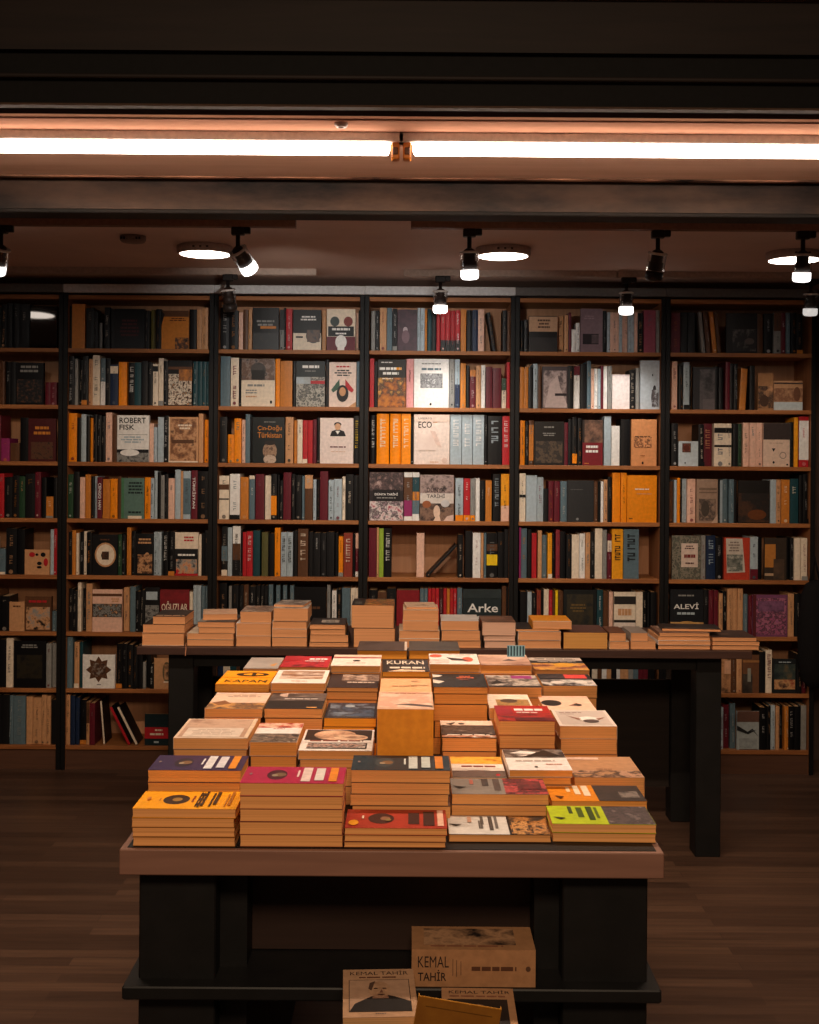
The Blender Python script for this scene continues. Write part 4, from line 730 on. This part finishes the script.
 'kt1': ('b48c6c', 'r .0 .0 1 1 bc9474;T .1 .87 .92 .97 2a2220 KEMAL_TAHİR;l .08 .79 .92 .84 6a4434 1;r .08 .1 .92 .76 2e2622;r .09 .11 .91 .75 b8947a;p 2a2422 .09 .11 .91 .11 .91 .3 .7 .4 .58 .44 .38 .4 .16 .26;p 8a6450 .4 .36 .62 .36 .6 .5 .42 .5;a .5 .54 .15 .17 8a6450 b08a6c c8a080 9;p 5a4438 .35 .56 .37 .68 .45 .72 .42 .62 .39 .52;e .45 .56 .03 .012 3a2a22;e .57 .56 .03 .012 3a2a22;p 7a5444 .5 .47 .55 .47 .53 .54;e .52 .43 .05 .01 4a2e26;l .42 .03 .58 .06 5a4a44 1', 'KEMAL TAHİR cover with portrait photo, below the table'),
 'kt2': ('b08460', 'T .1 .88 .95 .96 2a2220 KEMAL_TAHİR;l .08 .8 .92 .85 8a5a44 1;r .08 .1 .9 .76 2a2422;a .5 .5 .24 .2 8a6850 b8926e 9;p 2a2422 .28 .56 .3 .7 .5 .76 .72 .7 .74 .56 .5 .66', 'KEMAL TAHİR cover partly hidden by the amber book'),
 'kt3': ('a87c58', 'n .1 .2 .85 .9 3a2c26 b88e6c 2a2220 5;l .1 .1 .8 .2 8a5a44 1', 'thick KEMAL TAHİR volume with lettered spine, on the lower shelf'),
}
SPINES = {'thick KEMAL TAHİR volume with lettered spine, on the lower shelf':
  'r 0 0 1 1 a87c58;T .05 .52 .3 .82 2a2220 KEMAL;T .05 .16 .28 .46 2a2220 TAHİR;r .33 .3 .335 .75 5a4030;r .36 .28 .365 .72 5a4030;r .395 .32 .4 .7 5a4030;l .45 .4 .88 .6 5a3a2a 1;e .94 .5 .02 .07 5a4030'}
A1, A2, A3 = 'eca868', 'eeac6c', 'eca258'
#  xl, xr, y(front top edge), Z front, depth, visible thicknesses from the top, cover, page colour, spine side, rotation
STACKS = [
 (132,235.5,808.5,2.44,.133,[.0195]*4,'yellow',A1,'N',0), (239.5,343.3,783,2.44,.133,[.027,.0265,.026,.0265],'magenta',A1,'N',0),
 (344.5,447.3,828,2.44,.133,[.015,.014,.013],'redlow',A1,'N',0), (449,551.3,834.5,2.48,.133,[.017],'goddess',A1,'N',0),
 (553,657,824,2.485,.133,[.019,.020],'green',A2,'N',-.8),
 (147.5,241,770,2.585,.132,[.027,.025],'purple',A3,'N',0), (351,450.5,770,2.585,.132,[.028,.025,.025],'slate',A1,'N',0),
 (452,549,794,2.622,.132,[.024,.024],'city',A1,'N',0), (552,647.5,801,2.66,.132,[.017,.018],'orangeblack',A3,'N',0),
 (173,247.2,738,2.735,.205,[.026,.027],'palebrown',A1,'L',0), (249.5,296.5,742,2.75,.2,[.033,.03],'turkish',A3,'L',0),
 (298,372,750.5,2.735,.215,[.021,.019],'portrait2',A1,'L',0), (377,434,709,2.74,.205,[.206],'amber','!ff9e34','L',0),
 (452.8,507,777.5,2.765,.195,[.02,.02],'yellowsky',A1,'L',0), (509,572.5,770,2.77,.2,[.017,.018],'leaf',A3,'L',.6),
 (574.5,645,777.4,2.81,.2,[.040],'ornate',A2,'R',0), (442,497,738,2.975,.2,[.034,.03],'horizon',A1,'L',0),
 (499,555.5,721,2.985,.19,[.036,.034],'redtop',A1,'R',0), (560,617.5,726,3.03,.195,[.033,.04],'mirror',A2,'R',0),
 (204.5,262,708.6,2.965,.2,[.022],'scenic',A1,'L',0), (263.9,322,708.6,2.972,.2,[.024],'hesse',A1,'L',0),
 (323.8,376,718,2.99,.19,[.023],'darkblue','ffae3c','L',0), (379.5,432,693,2.985,.2,[.02],'peachbird','f8ac48','L',0),
 (433.5,488,687,3.2,.2,[.019,.028],'kafka',A3,'L',0), (489.5,534,708,3.2,.19,[.03],'whiteyellow',A1,'L',0),
 (545,597,710,3.25,.19,[.02],'pinkcream',A1,'R',0),
 (215.6,269,684,3.185,.2,[.021],'kapan','e0a050','L',-.8), (271,325,683,3.19,.2,[.021],'whiteborder',A1,'L',0),
 (326.5,378,687.5,3.2,.2,[.012,.022],'sculpt',A1,'L',0), (381.5,429.3,671.6,3.22,.19,[.015],'kuran','f8ac48','L',1),
 (429.8,480,664,3.435,.185,[.024],'peppers',A3,'L',0), (489,542,687,3.42,.19,[.031],'purplegrey',A1,'R',0),
 (543.5,597.5,685.6,3.47,.19,[.036],'colorblack',A2,'R',0),
 (243,277.5,668.5,3.42,.19,[.012],'greyback',A1,'L',0), (279.5,327.8,667,3.42,.19,[.012],'redback',A1,'L',0),
 (330.6,380.2,665.6,3.43,.19,[.02],'whitered',A1,'L',0),
 (357,407,650.5,3.66,.19,[.027],'wood1','e0973c','L',0), (409,460,650.5,3.66,.19,[.027],'wood2','e0973c','L',0),
 (481,532,665,3.64,.19,[.027],'peachland',A3,'R',0), (535,590,670,3.69,.23,[.02],'people',A1,'R',0),
]
q = 'e0a070'
BACKSTACKS = [
 ('spiral', q, .21, 'N', [(141.7,183.7,646.6,634),(142.7,184.5,634,625.3),(152.4,184.8,625.3,617.3)]),
 ('teal', q, .24, 'L', [(187,233.5,646.6,640.2),(187,233.5,640.2,633.8),(198.4,234.5,633.8,628),(197.4,234.5,628,622.6)]),
 ('loose', q, .2, 'L', [(235.8,270.6,646.6,636.3),(235.8,270.6,636.3,623.3),(240,271,623.3,612)]),
 ('zebra', q, .2, 'L', [(272,307,647,638),(272,307,638,629.5),(272,306.5,629.5,621.5),(273.5,308,621.5,608.5)]),
 ('greytop', q, .2, 'L', [(309.3,348.5,647,642.5),(309.5,348,642.5,635),(310.6,345.5,635,629.6),(309.4,345,629.6,624.5)]),
 ('festive', q, .23, 'L', [(354,395,647,628),(351.7,394,627.9,604.8)]),
 ('buff', q, .2, 'L', [(399,439.5,647,638),(399,439.5,638,630),(403,438.5,630,620.2),(403,438.5,620.2,609.6)]),
 ('whitepage', q, .2, 'L', [(441.3,481,647,640),(441.3,480,640,629.5),(441.3,479,629.5,620)]),
 ('brownpic', 'e0b49c', .2, 'L', [(484.5,515.5,647,640),(484,515.5,640,634.5),(482,515.7,634.5,621)]),
 ('orangeflat', q, .2, 'L', [(518,561,648,639.8),(518,561,639.8,631),(516,560,631,628.6),(533,572,628.6,621)]),
 ('maroon', 'd69c58', .22, 'L', [(563.5,607.5,648.5,632)]),
 ('brownflat', q, .19, 'L', [(609.3,629,648.5,640.8),(609.3,626,640.8,632.3)]),
 ('greyflat', q, .19, 'L', [(631,656,648.8,641),(630.8,648,641,632.5)]),
 ('bundle', q, .21, 'L', [(658,710.5,649.5,645),(658,710.5,645,640.5),(658,710.5,640.5,636.5),(660,710,636.5,633)]),
 ('droop', q, .21, 'R', [(712.8,759,650.5,646.3),(712.8,760,646.3,642),(713,757,642,638)]),
]
#  x0, x1, Z, depth, bottom z, thicknesses from the top, cover, spine, rotation
LOWSTACKS = [
 (-.120, .020, 2.20, .205, .45, [.045, .05, .05, .044], 'kt1', 'R', 3),
 (.07, .212, 2.19, .21, .45, [.04, .05, .065], 'kt2', 'L', -1),
 (.012, .264, 2.44, .12, .589, [.076], 'kt3', 'F', 0),
]

#  loose books on top of stacks of the long table: xl, xr, underside, thickness, Z, depth, turn, cover
LOOSE = [(664, 722, .9388, .011, 5.03, .15, -5, 'thin'), (200, 234, .9699, .024, 5.05, .17, 9, 'fanned'), (276, 306, 1.0301, .010, 5.02, .16, -7, 'strewn'), (405, 436, 1.0255, .008, 5.02, .17, 4, 'leaflet')]
COVERS['fanned'] = ('d8a888', 'n 0 0 1 1 d8a888 e8c0a0 c89878 4', 'peach booklet lying askew on the dark teal cover, long dark table')
COVERS['strewn'] = ('cfc2b6', 'n 0 0 1 1 e0d6cc 4a3c36 cfc2b6 9', 'streaked leaflet lying askew on the zebra-like cover, long dark table')
COVERS['leaflet'] = ('dcb898', 'p 5a4030 .2 .3 .6 .5 .8 .3 .5 .38;r 0 .9 1 1 e8c8ac', 'buff leaflet with a brown stroke on a buff stack, long dark table')
COVERS['thin'] = (COVERS['thin'][0], COVERS['thin'][1], 'thin black book lying across two stacks, long dark table')

ORD = 'zeroth first second third fourth fifth sixth seventh eighth ninth tenth eleventh twelfth thirteenth fourteenth fifteenth sixteenth seventeenth eighteenth nineteenth twentieth'.split()
ORD += ['twenty-' + o for o in ORD[1:10]] + ['thirtieth'] + ['thirty-' + o for o in ORD[1:10]]
books = []
for (bay, row), segs in SHELVES.items():
    row_books = []
    for (ox, sc), bottom, body in segs:
        for tok in body.split():
            q = tok.split(':')
            a, b = q[0].split('~')
            a, b = a.replace('m', '-'), b.replace('m', '-')
            a, b, top = float(a), float(b), float(q[1])
            pa, pb = ox + a / sc, ox + b / sc
            zz = ROWZ[row]; py = HY + (CAMZ - zz) * 190
            xa, xb = (pa - CX + (py - HY) * math.sin(TH)) / 190, (pb - CX + (py - HY) * math.sin(TH)) / 190
            hgt = (bottom - top) / sc / 190
            row_books.append([xa, xb, hgt, q[2], q[3] if len(q) > 3 else '', q[4] if len(q) > 4 else ''])
    row_books.sort(key=lambda e: e[0])
    lo, hi = BX(bay) + .0255, BX(bay+1) - .0255
    n = 0
    prev = lo
    for e in row_books:
        xa, xb = max(e[0], prev, -2.165), min(e[1], hi)
        if e[4].startswith('tilt'): xa, xb = e[0], e[1]
        if xb - xa < .004 or xb < -2.17: continue
        prev = xb + .0006
        n += 1
        books.append(dict(bay=bay, row=row, n=n, x0=xa, x1=xb, h=min(e[2], .2755), col=e[3], opt=e[4], ex=e[5]))
for b in books:
    w = b['x1'] - b['x0']
    b['area'] = w * b['h'] * (1.6 if b['opt'].startswith('F') else 1) * (.55 if b['bay'] == 0 or b['row'] == 7 else 1)
    if b['opt'].startswith('F') or b['opt'].startswith('tilt'): b['area'] += 1
keep = sorted(books, key=lambda b: -b['area'])[:300]
keepset = set(id(b) for b in keep)
stuff = MB()
SHELFNAME = ['top shelf', 'second shelf down', 'third shelf down', 'fourth shelf down', 'fifth shelf down', 'sixth shelf down', 'seventh shelf down', 'lowest shelf']
for i, b in enumerate(books):
    rng = random.Random(1000 + i)
    w = b['x1'] - b['x0']; h = b['h']
    face = b['opt'].startswith('F')
    ind = id(b) in keepset
    seed = i + 3
    rounded = False
    if face:
        dn = b['opt'][2:]; base, design, desc = FACES[dn]
        d = rng.uniform(.018, .035); setback = .012
        col = base
    else:
        col = b['col']; d = rng.uniform(.13, .16) if h < .235 else rng.uniform(.15, .18)
        setback = .012 + rng.random() * .014 + (rng.random() * .03 if rng.random() < .3 and h < .24 else 0)
        o = b['opt']
        rounded = b['ex'] == 'u'
        if o.startswith('x='):
            ink, s = o[2], o[3:]
            design = 'x .22 .22 .78 .86 %s %s' % (ink, s)
        elif o.startswith('y='):
            design = glyphs(rng, .25, .3, .75, .9, mix(col, o[2], .8), True, .6, h / w)
        elif o.startswith('b='):
            # bands: list of v0-v1col
            design = ';'.join('r 0 %s 1 %s %s' % (z[:-1].split('-')[0], z[:-1].split('-')[1], z[-1]) for z in o[2:].split(','))
            design += ';' + spine_print(rng, col, w, h)
        elif o == 'q': design = None
        else: design = spine_print(rng, col, w, h) if rng.random() < .7 else None
        desc = None
    z = ROWZ[b['row']] + .0006
    cx = (b['x0'] + b['x1']) / 2
    M = None
    if b['opt'].startswith('tilt'):
        # leans: opt tilt,<degrees>,<thickness>; x0..x1 give the foot
        _, deg, th = b['opt'].split(',')
        deg, th = float(deg), float(th)
        w = th
        if b['ex']: tiltface = 'r 0 0 1 1 %s' % b['ex']
        M = Matrix.Rotation(math.radians(deg), 4, 'Y')
        lift = abs(math.sin(math.radians(deg))) * th / 2 + .0005
        z += lift
        design = tiltface if b['ex'] else spine_print(rng, col, w, h)
        desc = None
    kindw = 'cover facing out' if face else 'spine'
    if face: lab = '%s, %s, %s' % (desc, SHELFNAME[b['row']], BAYS[b['bay']])
    else:
        size = 'thin' if w < .019 else ('fat' if w > .042 else '')
        lean = 'leaning ' if b['opt'].startswith('tilt') else ''
        lab = ('%s%s %s spine, %s along %s, %s' % (lean, size, CNAME[b['ex'] if b['ex'] in CNAME else col], ORD[b['n']], SHELFNAME[b['row']], BAYS[b['bay']])).strip()
        lab = ' '.join(lab.split())
    if ind:
        mb = MB(); book_geo(mb, w, d, h, col, design, seed, rounded, M)
        o = mb.build('book', None, (cx, YB + setback, z))
        if b['opt'] == 'F=glossy': o.rotation_euler.x = math.radians(-2.1); o.location.z += .0012
        tag(o, lab, 'book', 'books on shelf %d of the %s' % (b['row'] + 1, BAYS[b['bay']]))
    else:
        MT = Matrix.Translation((cx, YB + setback, z)) @ (M or Matrix())
        book_geo(stuff, w, d, h, col, design, seed, rounded, MT)
# half-hidden books under the back table and out of the picture's edge go with the narrow rest
rng = random.Random(5)
for bay, row in [(2, 6), (3, 6), (4, 6)] + [(0, k) for k in range(8)]:
    x = BX(bay) + .03
    while x < (BX(bay+1) - .06 if bay else -2.21):
        w = rng.uniform(.016, .036)
        book_geo(stuff, w, .14, rng.uniform(.19, .24), rng.choice('KDDTMBSGCbWRN'), None, rng.randint(0, 99), False,
                 Matrix.Translation((x + w/2, YB + .015, ROWZ[row] + .0006)))
        x += w + .0008
o = stuff.build('slim_books')
tag(o, 'narrow spines filling the gaps along all the bookcase shelves', 'books', kind='stuff')

# ------------------------------------------------------------------ tables
OAK = woodmat('oak_lipping', '7d5a4c', '8c6656', 0, .5)
INL = mat('0f0e0e', .5)
BLKP = blotchmat('black_stained_board', '111111', '181717', 12, .5)
BRP = woodmat('niche_board', '2c1e18', '33231d', 0, .6)
r = empty('display_table', (-.03, 3.15, 0))
def loc(p): return (p[0] + .03, p[1] - 3.15, p[2])
def part(name, a, b, mt, ch=0.0):
    m = MB(); m.box(loc(a), loc(b), mt, ch); return m.build(name, r)
part('tabletop', (-.581, 2.425, .817), (.521, 3.93, .8685), OAK, .002)
part('inlay', (-.567, 2.437, .8685), (.507, 3.915, .8697), INL)
part('leg', (-.55, 2.47, .0), (-.392, 3.86, .817), BLKP, .003)
part('leg', (.322, 2.47, .0), (.497, 3.86, .817), BLKP, .003)
part('inner_panel', (-.392, 2.53, .0), (-.335, 3.8, .816), BLKP)
part('inner_panel', (.27, 2.53, .0), (.322, 3.8, .816), BLKP)
part('back_panel', (-.335, 2.615, .592), (.27, 2.64, .816), BRP)
part('lower_shelf', (-.575, 2.43, .562), (.519, 3.87, .589), BLKP, .003)
part('step', (-.30, 2.12, .42), (.34, 2.428, .45), BLKP, .003)
for sx in (-.30, .31): part('step_support', (sx, 2.14, 0), (sx + .03, 2.428, .42), BLKP)
tag(r, 'display table with pale oak edge crowded with stacks of paperbacks', 'table')

DKW = woodmat('dark_table_wood', '3a2722', '4a322a', 0, .5)
r = empty('long_table', (.15, 5.28, 0))
def loc(p): return (p[0] - .15, p[1] - 5.28, p[2])
part('tabletop', (-1.12, 4.95, .838), (1.42, 5.62, .8700), DKW, .002)
part('apron', (-1.0, 5.02, .78), (1.31, 5.04, .838), BLKP)
part('apron', (-1.0, 5.56, .78), (1.31, 5.58, .838), BLKP)
for x0 in (-1.0, 1.205):
    for y0 in (5.01, 5.49): part('leg', (x0, y0, 0), (x0 + .105, y0 + .105, .838), BLKP, .003)
part('modesty_panel', (-.895, 5.53, .15), (1.205, 5.55, .642), woodmat('modesty_board', '221a17', '2a201b', 0, .6))
tag(r, 'long dark table behind, holding a row of book stacks', 'table')

def flat_book(w, d, t, design, page, spine, seed, loc, rz, col, label, group, turned=False):
    """Lying paperback: page block between two thin boards, spine on one side."""
    r = empty('paperback', loc, rz)
    cm = mat(hx(col), .4)
    c = .0007
    x, y = w/2, d/2
    m = MB()
    if design and design.startswith('art='):
        pass
    m.box((-x, -y, 0), (x, y, c), cm); m.box((-x, -y, t-c), (x, y, t), cm)
    if spine == 'L': m.box((-x, -y, c), (-x+c, y, t-c), cm)
    elif spine == 'R': m.box((x-c, -y, c), (x, y, t-c), cm)
    elif spine == 'N': m.box((-x, y-c, c), (x, y, t-c), cm)
    else: m.box((-x, -y, c), (x, -y+c, t-c), cm)
    if design: decorate(m, design, (-x, -y, t+.0001), (w, 0, 0), (0, d, 0), (0, 0, 1), seed, .0002)
    if spine == 'F': decorate(m, SPINES.get(label, ''), (-x, -y-.0002, 0), (w, 0, 0), (0, 0, t), (0, -1, 0), seed, .0002)
    m.build('cover', r)
    m = MB()
    rng = random.Random(seed)
    e = .0006
    # pages drawn in a little at the fore edge, with a slight waist
    ax, bx = -x + (c if spine == 'L' else e), x - (c if spine == 'R' else e)
    ay, by = -y + (c if spine == 'F' else e), y - (c if spine == 'N' else e)
    zs = [c, c + (t-2*c)*.33, c + (t-2*c)*.66, t-c]
    ins = [0, rng.uniform(.0, .0012), rng.uniform(.0, .0012), 0]
    v, f = [], []
    for zq, iq in zip(zs, ins): v += [(ax+iq, ay+iq, zq), (bx-iq, ay+iq, zq), (bx-iq, by-iq, zq), (ax+iq, by-iq, zq)]
    for k in range(3):
        for j in range(4): a_, b_ = k*4+j, k*4+(j+1) % 4; f.append((a_, b_, b_+4, a_+4))
    f += [(3, 2, 1, 0), (12, 13, 14, 15)]
    m.mesh(v, f, mat(page[1:], .8) if page[0] == '!' else pagemat(page)); m.build('page_block', r)
    tag(r, label, 'book', group)
    return r
ORDS = ['top', 'second', 'third', 'fourth', 'fifth', 'sixth', 'seventh', 'eighth', 'ninth', 'tenth']
ZT = .8700
sd = 50
for st in STACKS:
    xl, xr, y, Z, dep, vis, dsg, page, spine, rot = st
    base, design, desc = COVERS[dsg]
    x0, zt = P(xl, y, Z); x1, _ = P(xr, y, Z)
    H = zt - ZT
    w = x1 - x0; cx = (x0 + x1) / 2
    th = []
    left = H
    for t in vis:
        if left - t < .004: break
        th.append(t); left -= t
    if left > .0005:
        n = max(1, math.ceil(left / .06))
        if left < .008 and th: th[-1] += left
        else: th += [left / n] * n
    z = ZT + .0002
    rng = random.Random(sd)
    for j in range(len(th) - 1, -1, -1):
        t = th[j]
        top = j == 0
        jx, jy = (0, 0) if top else (rng.uniform(-.003, .003), rng.uniform(-.001, .004))
        rr = math.radians(rot if top else rot + rng.uniform(-.5, .5))
        lab = desc + ' on top of a stack, oak-edged table' if top else 'paperback, %s in the stack under the %s' % (ORDS[j], ' '.join(desc.split()[:9]))
        flat_book(w - (0 if top else .002), dep - .006, t - .0006, design if top else None, page, spine, sd + j, (cx + jx, Z + dep/2 + jy, z), rr,
                  base if top else mix(base, '7a4e34', .8), lab, 'paperbacks stacked on the oak-edged table')
        z += t
    sd += 11
for st in BACKSTACKS:
    dsg, page, dep, spine, bl = st
    base, design, desc = COVERS[dsg]
    z = .8702
    n = len(bl)
    for j, (xl, xr, yb, yt) in enumerate(bl):
        Z = 4.985
        x0, _ = P(xl, yt, Z); x1, _ = P(xr, yt, Z)
        t = (yb - yt) / (F / Z)
        rng = random.Random(sd + j)
        top = j == n - 1
        lab = desc + ' on the long dark table' if top and n == 1 else (desc + ' on top of a stack, long dark table' if top else 'paperback, %s in the stack under the %s' % (ORDS[n-1-j], desc))
        bk = flat_book(x1 - x0, dep, t - .0006, design if top else None, page, spine, sd + j, ((x0+x1)/2, Z + dep/2 + rng.uniform(0, .006), z), math.radians(rng.uniform(-.6, .6)),
                  base if top else rng.choice(['C', 'D', 'b', 'W', base]), lab, 'paperbacks stacked on the long dark table')
        if dsg == 'teal' and j == 0: RIBBON = bk
        z += t
    sd += 13
for xl, xr, y0, t, Z, dep, rot, dsg in LOOSE:
    base, design, desc = COVERS[dsg]
    zb = y0 + .0004
    x0, _ = P(xl, 620, Z); x1, _ = P(xr, 620, Z)
    flat_book(x1 - x0, dep, t, design, 'e0a070', 'L', sd, ((x0+x1)/2, Z + dep/2, zb), math.radians(rot), base, desc, 'paperbacks stacked on the long dark table')
    sd += 3
# volumes on the step and lower shelf of the oak-edged table
for (x0, x1, Z, dep, zb, ths, dsg, spine, rot) in LOWSTACKS:
    base, design, desc = COVERS[dsg]
    z = zb + .0004
    for j in range(len(ths) - 1, -1, -1):
        lab = desc if j == 0 else 'volume, %s from top under the %s' % (ORDS[j], ' '.join(desc.split()[:9]))
        flat_book(x1 - x0, dep, ths[j] - .0006, design if j == 0 else None, 'c79a6c', spine, sd + j, ((x0+x1)/2, Z + dep/2, z), math.radians(rot), base, lab,
                  'volumes below the oak-edged table')
        z += ths[j]
    sd += 7
m = MB(); book_geo(m, .152, .012, .222, 'a8701c', 'n 0 0 1 1 8a5a1c 7a4c18 9;e .42 .3 .14 .05 3a2410;r .1 .93 .9 .935 5a3a14', 4, False, Matrix.Rotation(R_(9), 4, 'Y'))
o = m.build('leaning_book', None, (.064, 2.165, .4505 + .0125)); tag(o, 'plain dark amber book standing crooked before the Kemal Tahir volumes', 'book')
# black bag on the end post
m = MB()
x, z = P(812, 600, 6.2)
prof = [(.01, .10), (.05, .08), (.075, .02), (.085, -.08), (.09, -.2), (.088, -.32), (.07, -.42), (.03, -.46), (.004, -.465)]
m.lathe(prof, mat('161415', .8, .1), 24, Matrix.Scale(.62, 4, (0, 1, 0)))
m.tube((-.03, 0, .07), (0, .02, .22), .006, mat('161415', .8, .1), 8); m.tube((.03, 0, .07), (0, .02, .22), .006, mat('161415', .8, .1), 8)
o = m.build('hanging_bag', None, (x + .03, 6.24, z)); tag(o, 'black bag hanging against the post at the end bookcase', 'bag')
# ribbon marker of a book on the long table
m = MB(); hw = .096
m.box((-hw, -.1578, .012), (-hw + .003, -.095, .0126), mat('c98a66', .7))
for k in range(6):
    z0, z1 = .0126 - k*.008, .0126 - (k+1)*.008
    dx0 = .001*math.sin(k)
    m.box((-hw + dx0, -.1578, z1), (-hw + dx0 + .003, -.1568, z0), mat('c98a66', .7))
tag(m.build('ribbon_marker', RIBBON), 'thin ribbon marker')
# striped card standing on a stack
m = MB(); x, z = P(516, 654, 3.79)
m.box((-.028, -.001, 0), (.028, .001, .036), mat('7fb0c4', .5))
for k in range(6): m.box((-.027 + k*.0095, -.0016, .003), (-.0225 + k*.0095, -.001, .034), mat('1d3d4c', .5))
o = m.build('striped_card', None, (x, 3.79, P(481, 665, 3.64)[1] + .0006)); tag(o, 'blue striped card standing upright on the peach landscape cover', 'card')

# ------------------------------------------------------------------ light and camera
def area(name, loc, target, sx, sy, power, color):
    li = bpy.data.lights.new(name, 'AREA'); li.shape = 'RECTANGLE'; li.size, li.size_y = sx, sy; li.energy = power; li.color = color
    o = bpy.data.objects.new(name, li); COL.objects.link(o); o.location = loc
    o.rotation_euler = (Vector(target) - Vector(loc)).to_track_quat('-Z', 'Y').to_euler()
    return o
area('front_fill', (0, -.6, 3.2), (0, 2.2, .6), .9, .6, 78, (1, .72, .48))  # unseen fill light, added to brighten the stack fronts
w = bpy.data.worlds.new('arcade_air'); SC.world = w; w.use_nodes = True
bg = w.node_tree.nodes['Background']; bg.inputs[0].default_value = (1, .80, .70, 1); bg.inputs[1].default_value = .05
cd = bpy.data.cameras.new('camera'); cam = bpy.data.objects.new('camera', cd); COL.objects.link(cam)
cam.location = (0, 0, CAMZ); cam.rotation_euler = (math.pi/2, -TH, 0)
cd.sensor_width = 36; cd.sensor_fit = 'AUTO'; cd.lens = F / 1024 * 36
cd.shift_x = 0.0; cd.shift_y = -(512 - HY) / 1024
cd.clip_start = .05
SC.camera = cam
vs = SC.view_settings
SC.display_settings.display_device = 'sRGB'
vs.view_transform = 'Standard'; vs.look = 'None'; vs.exposure = 0.0; vs.gamma = 1.0; vs.use_curve_mapping = False
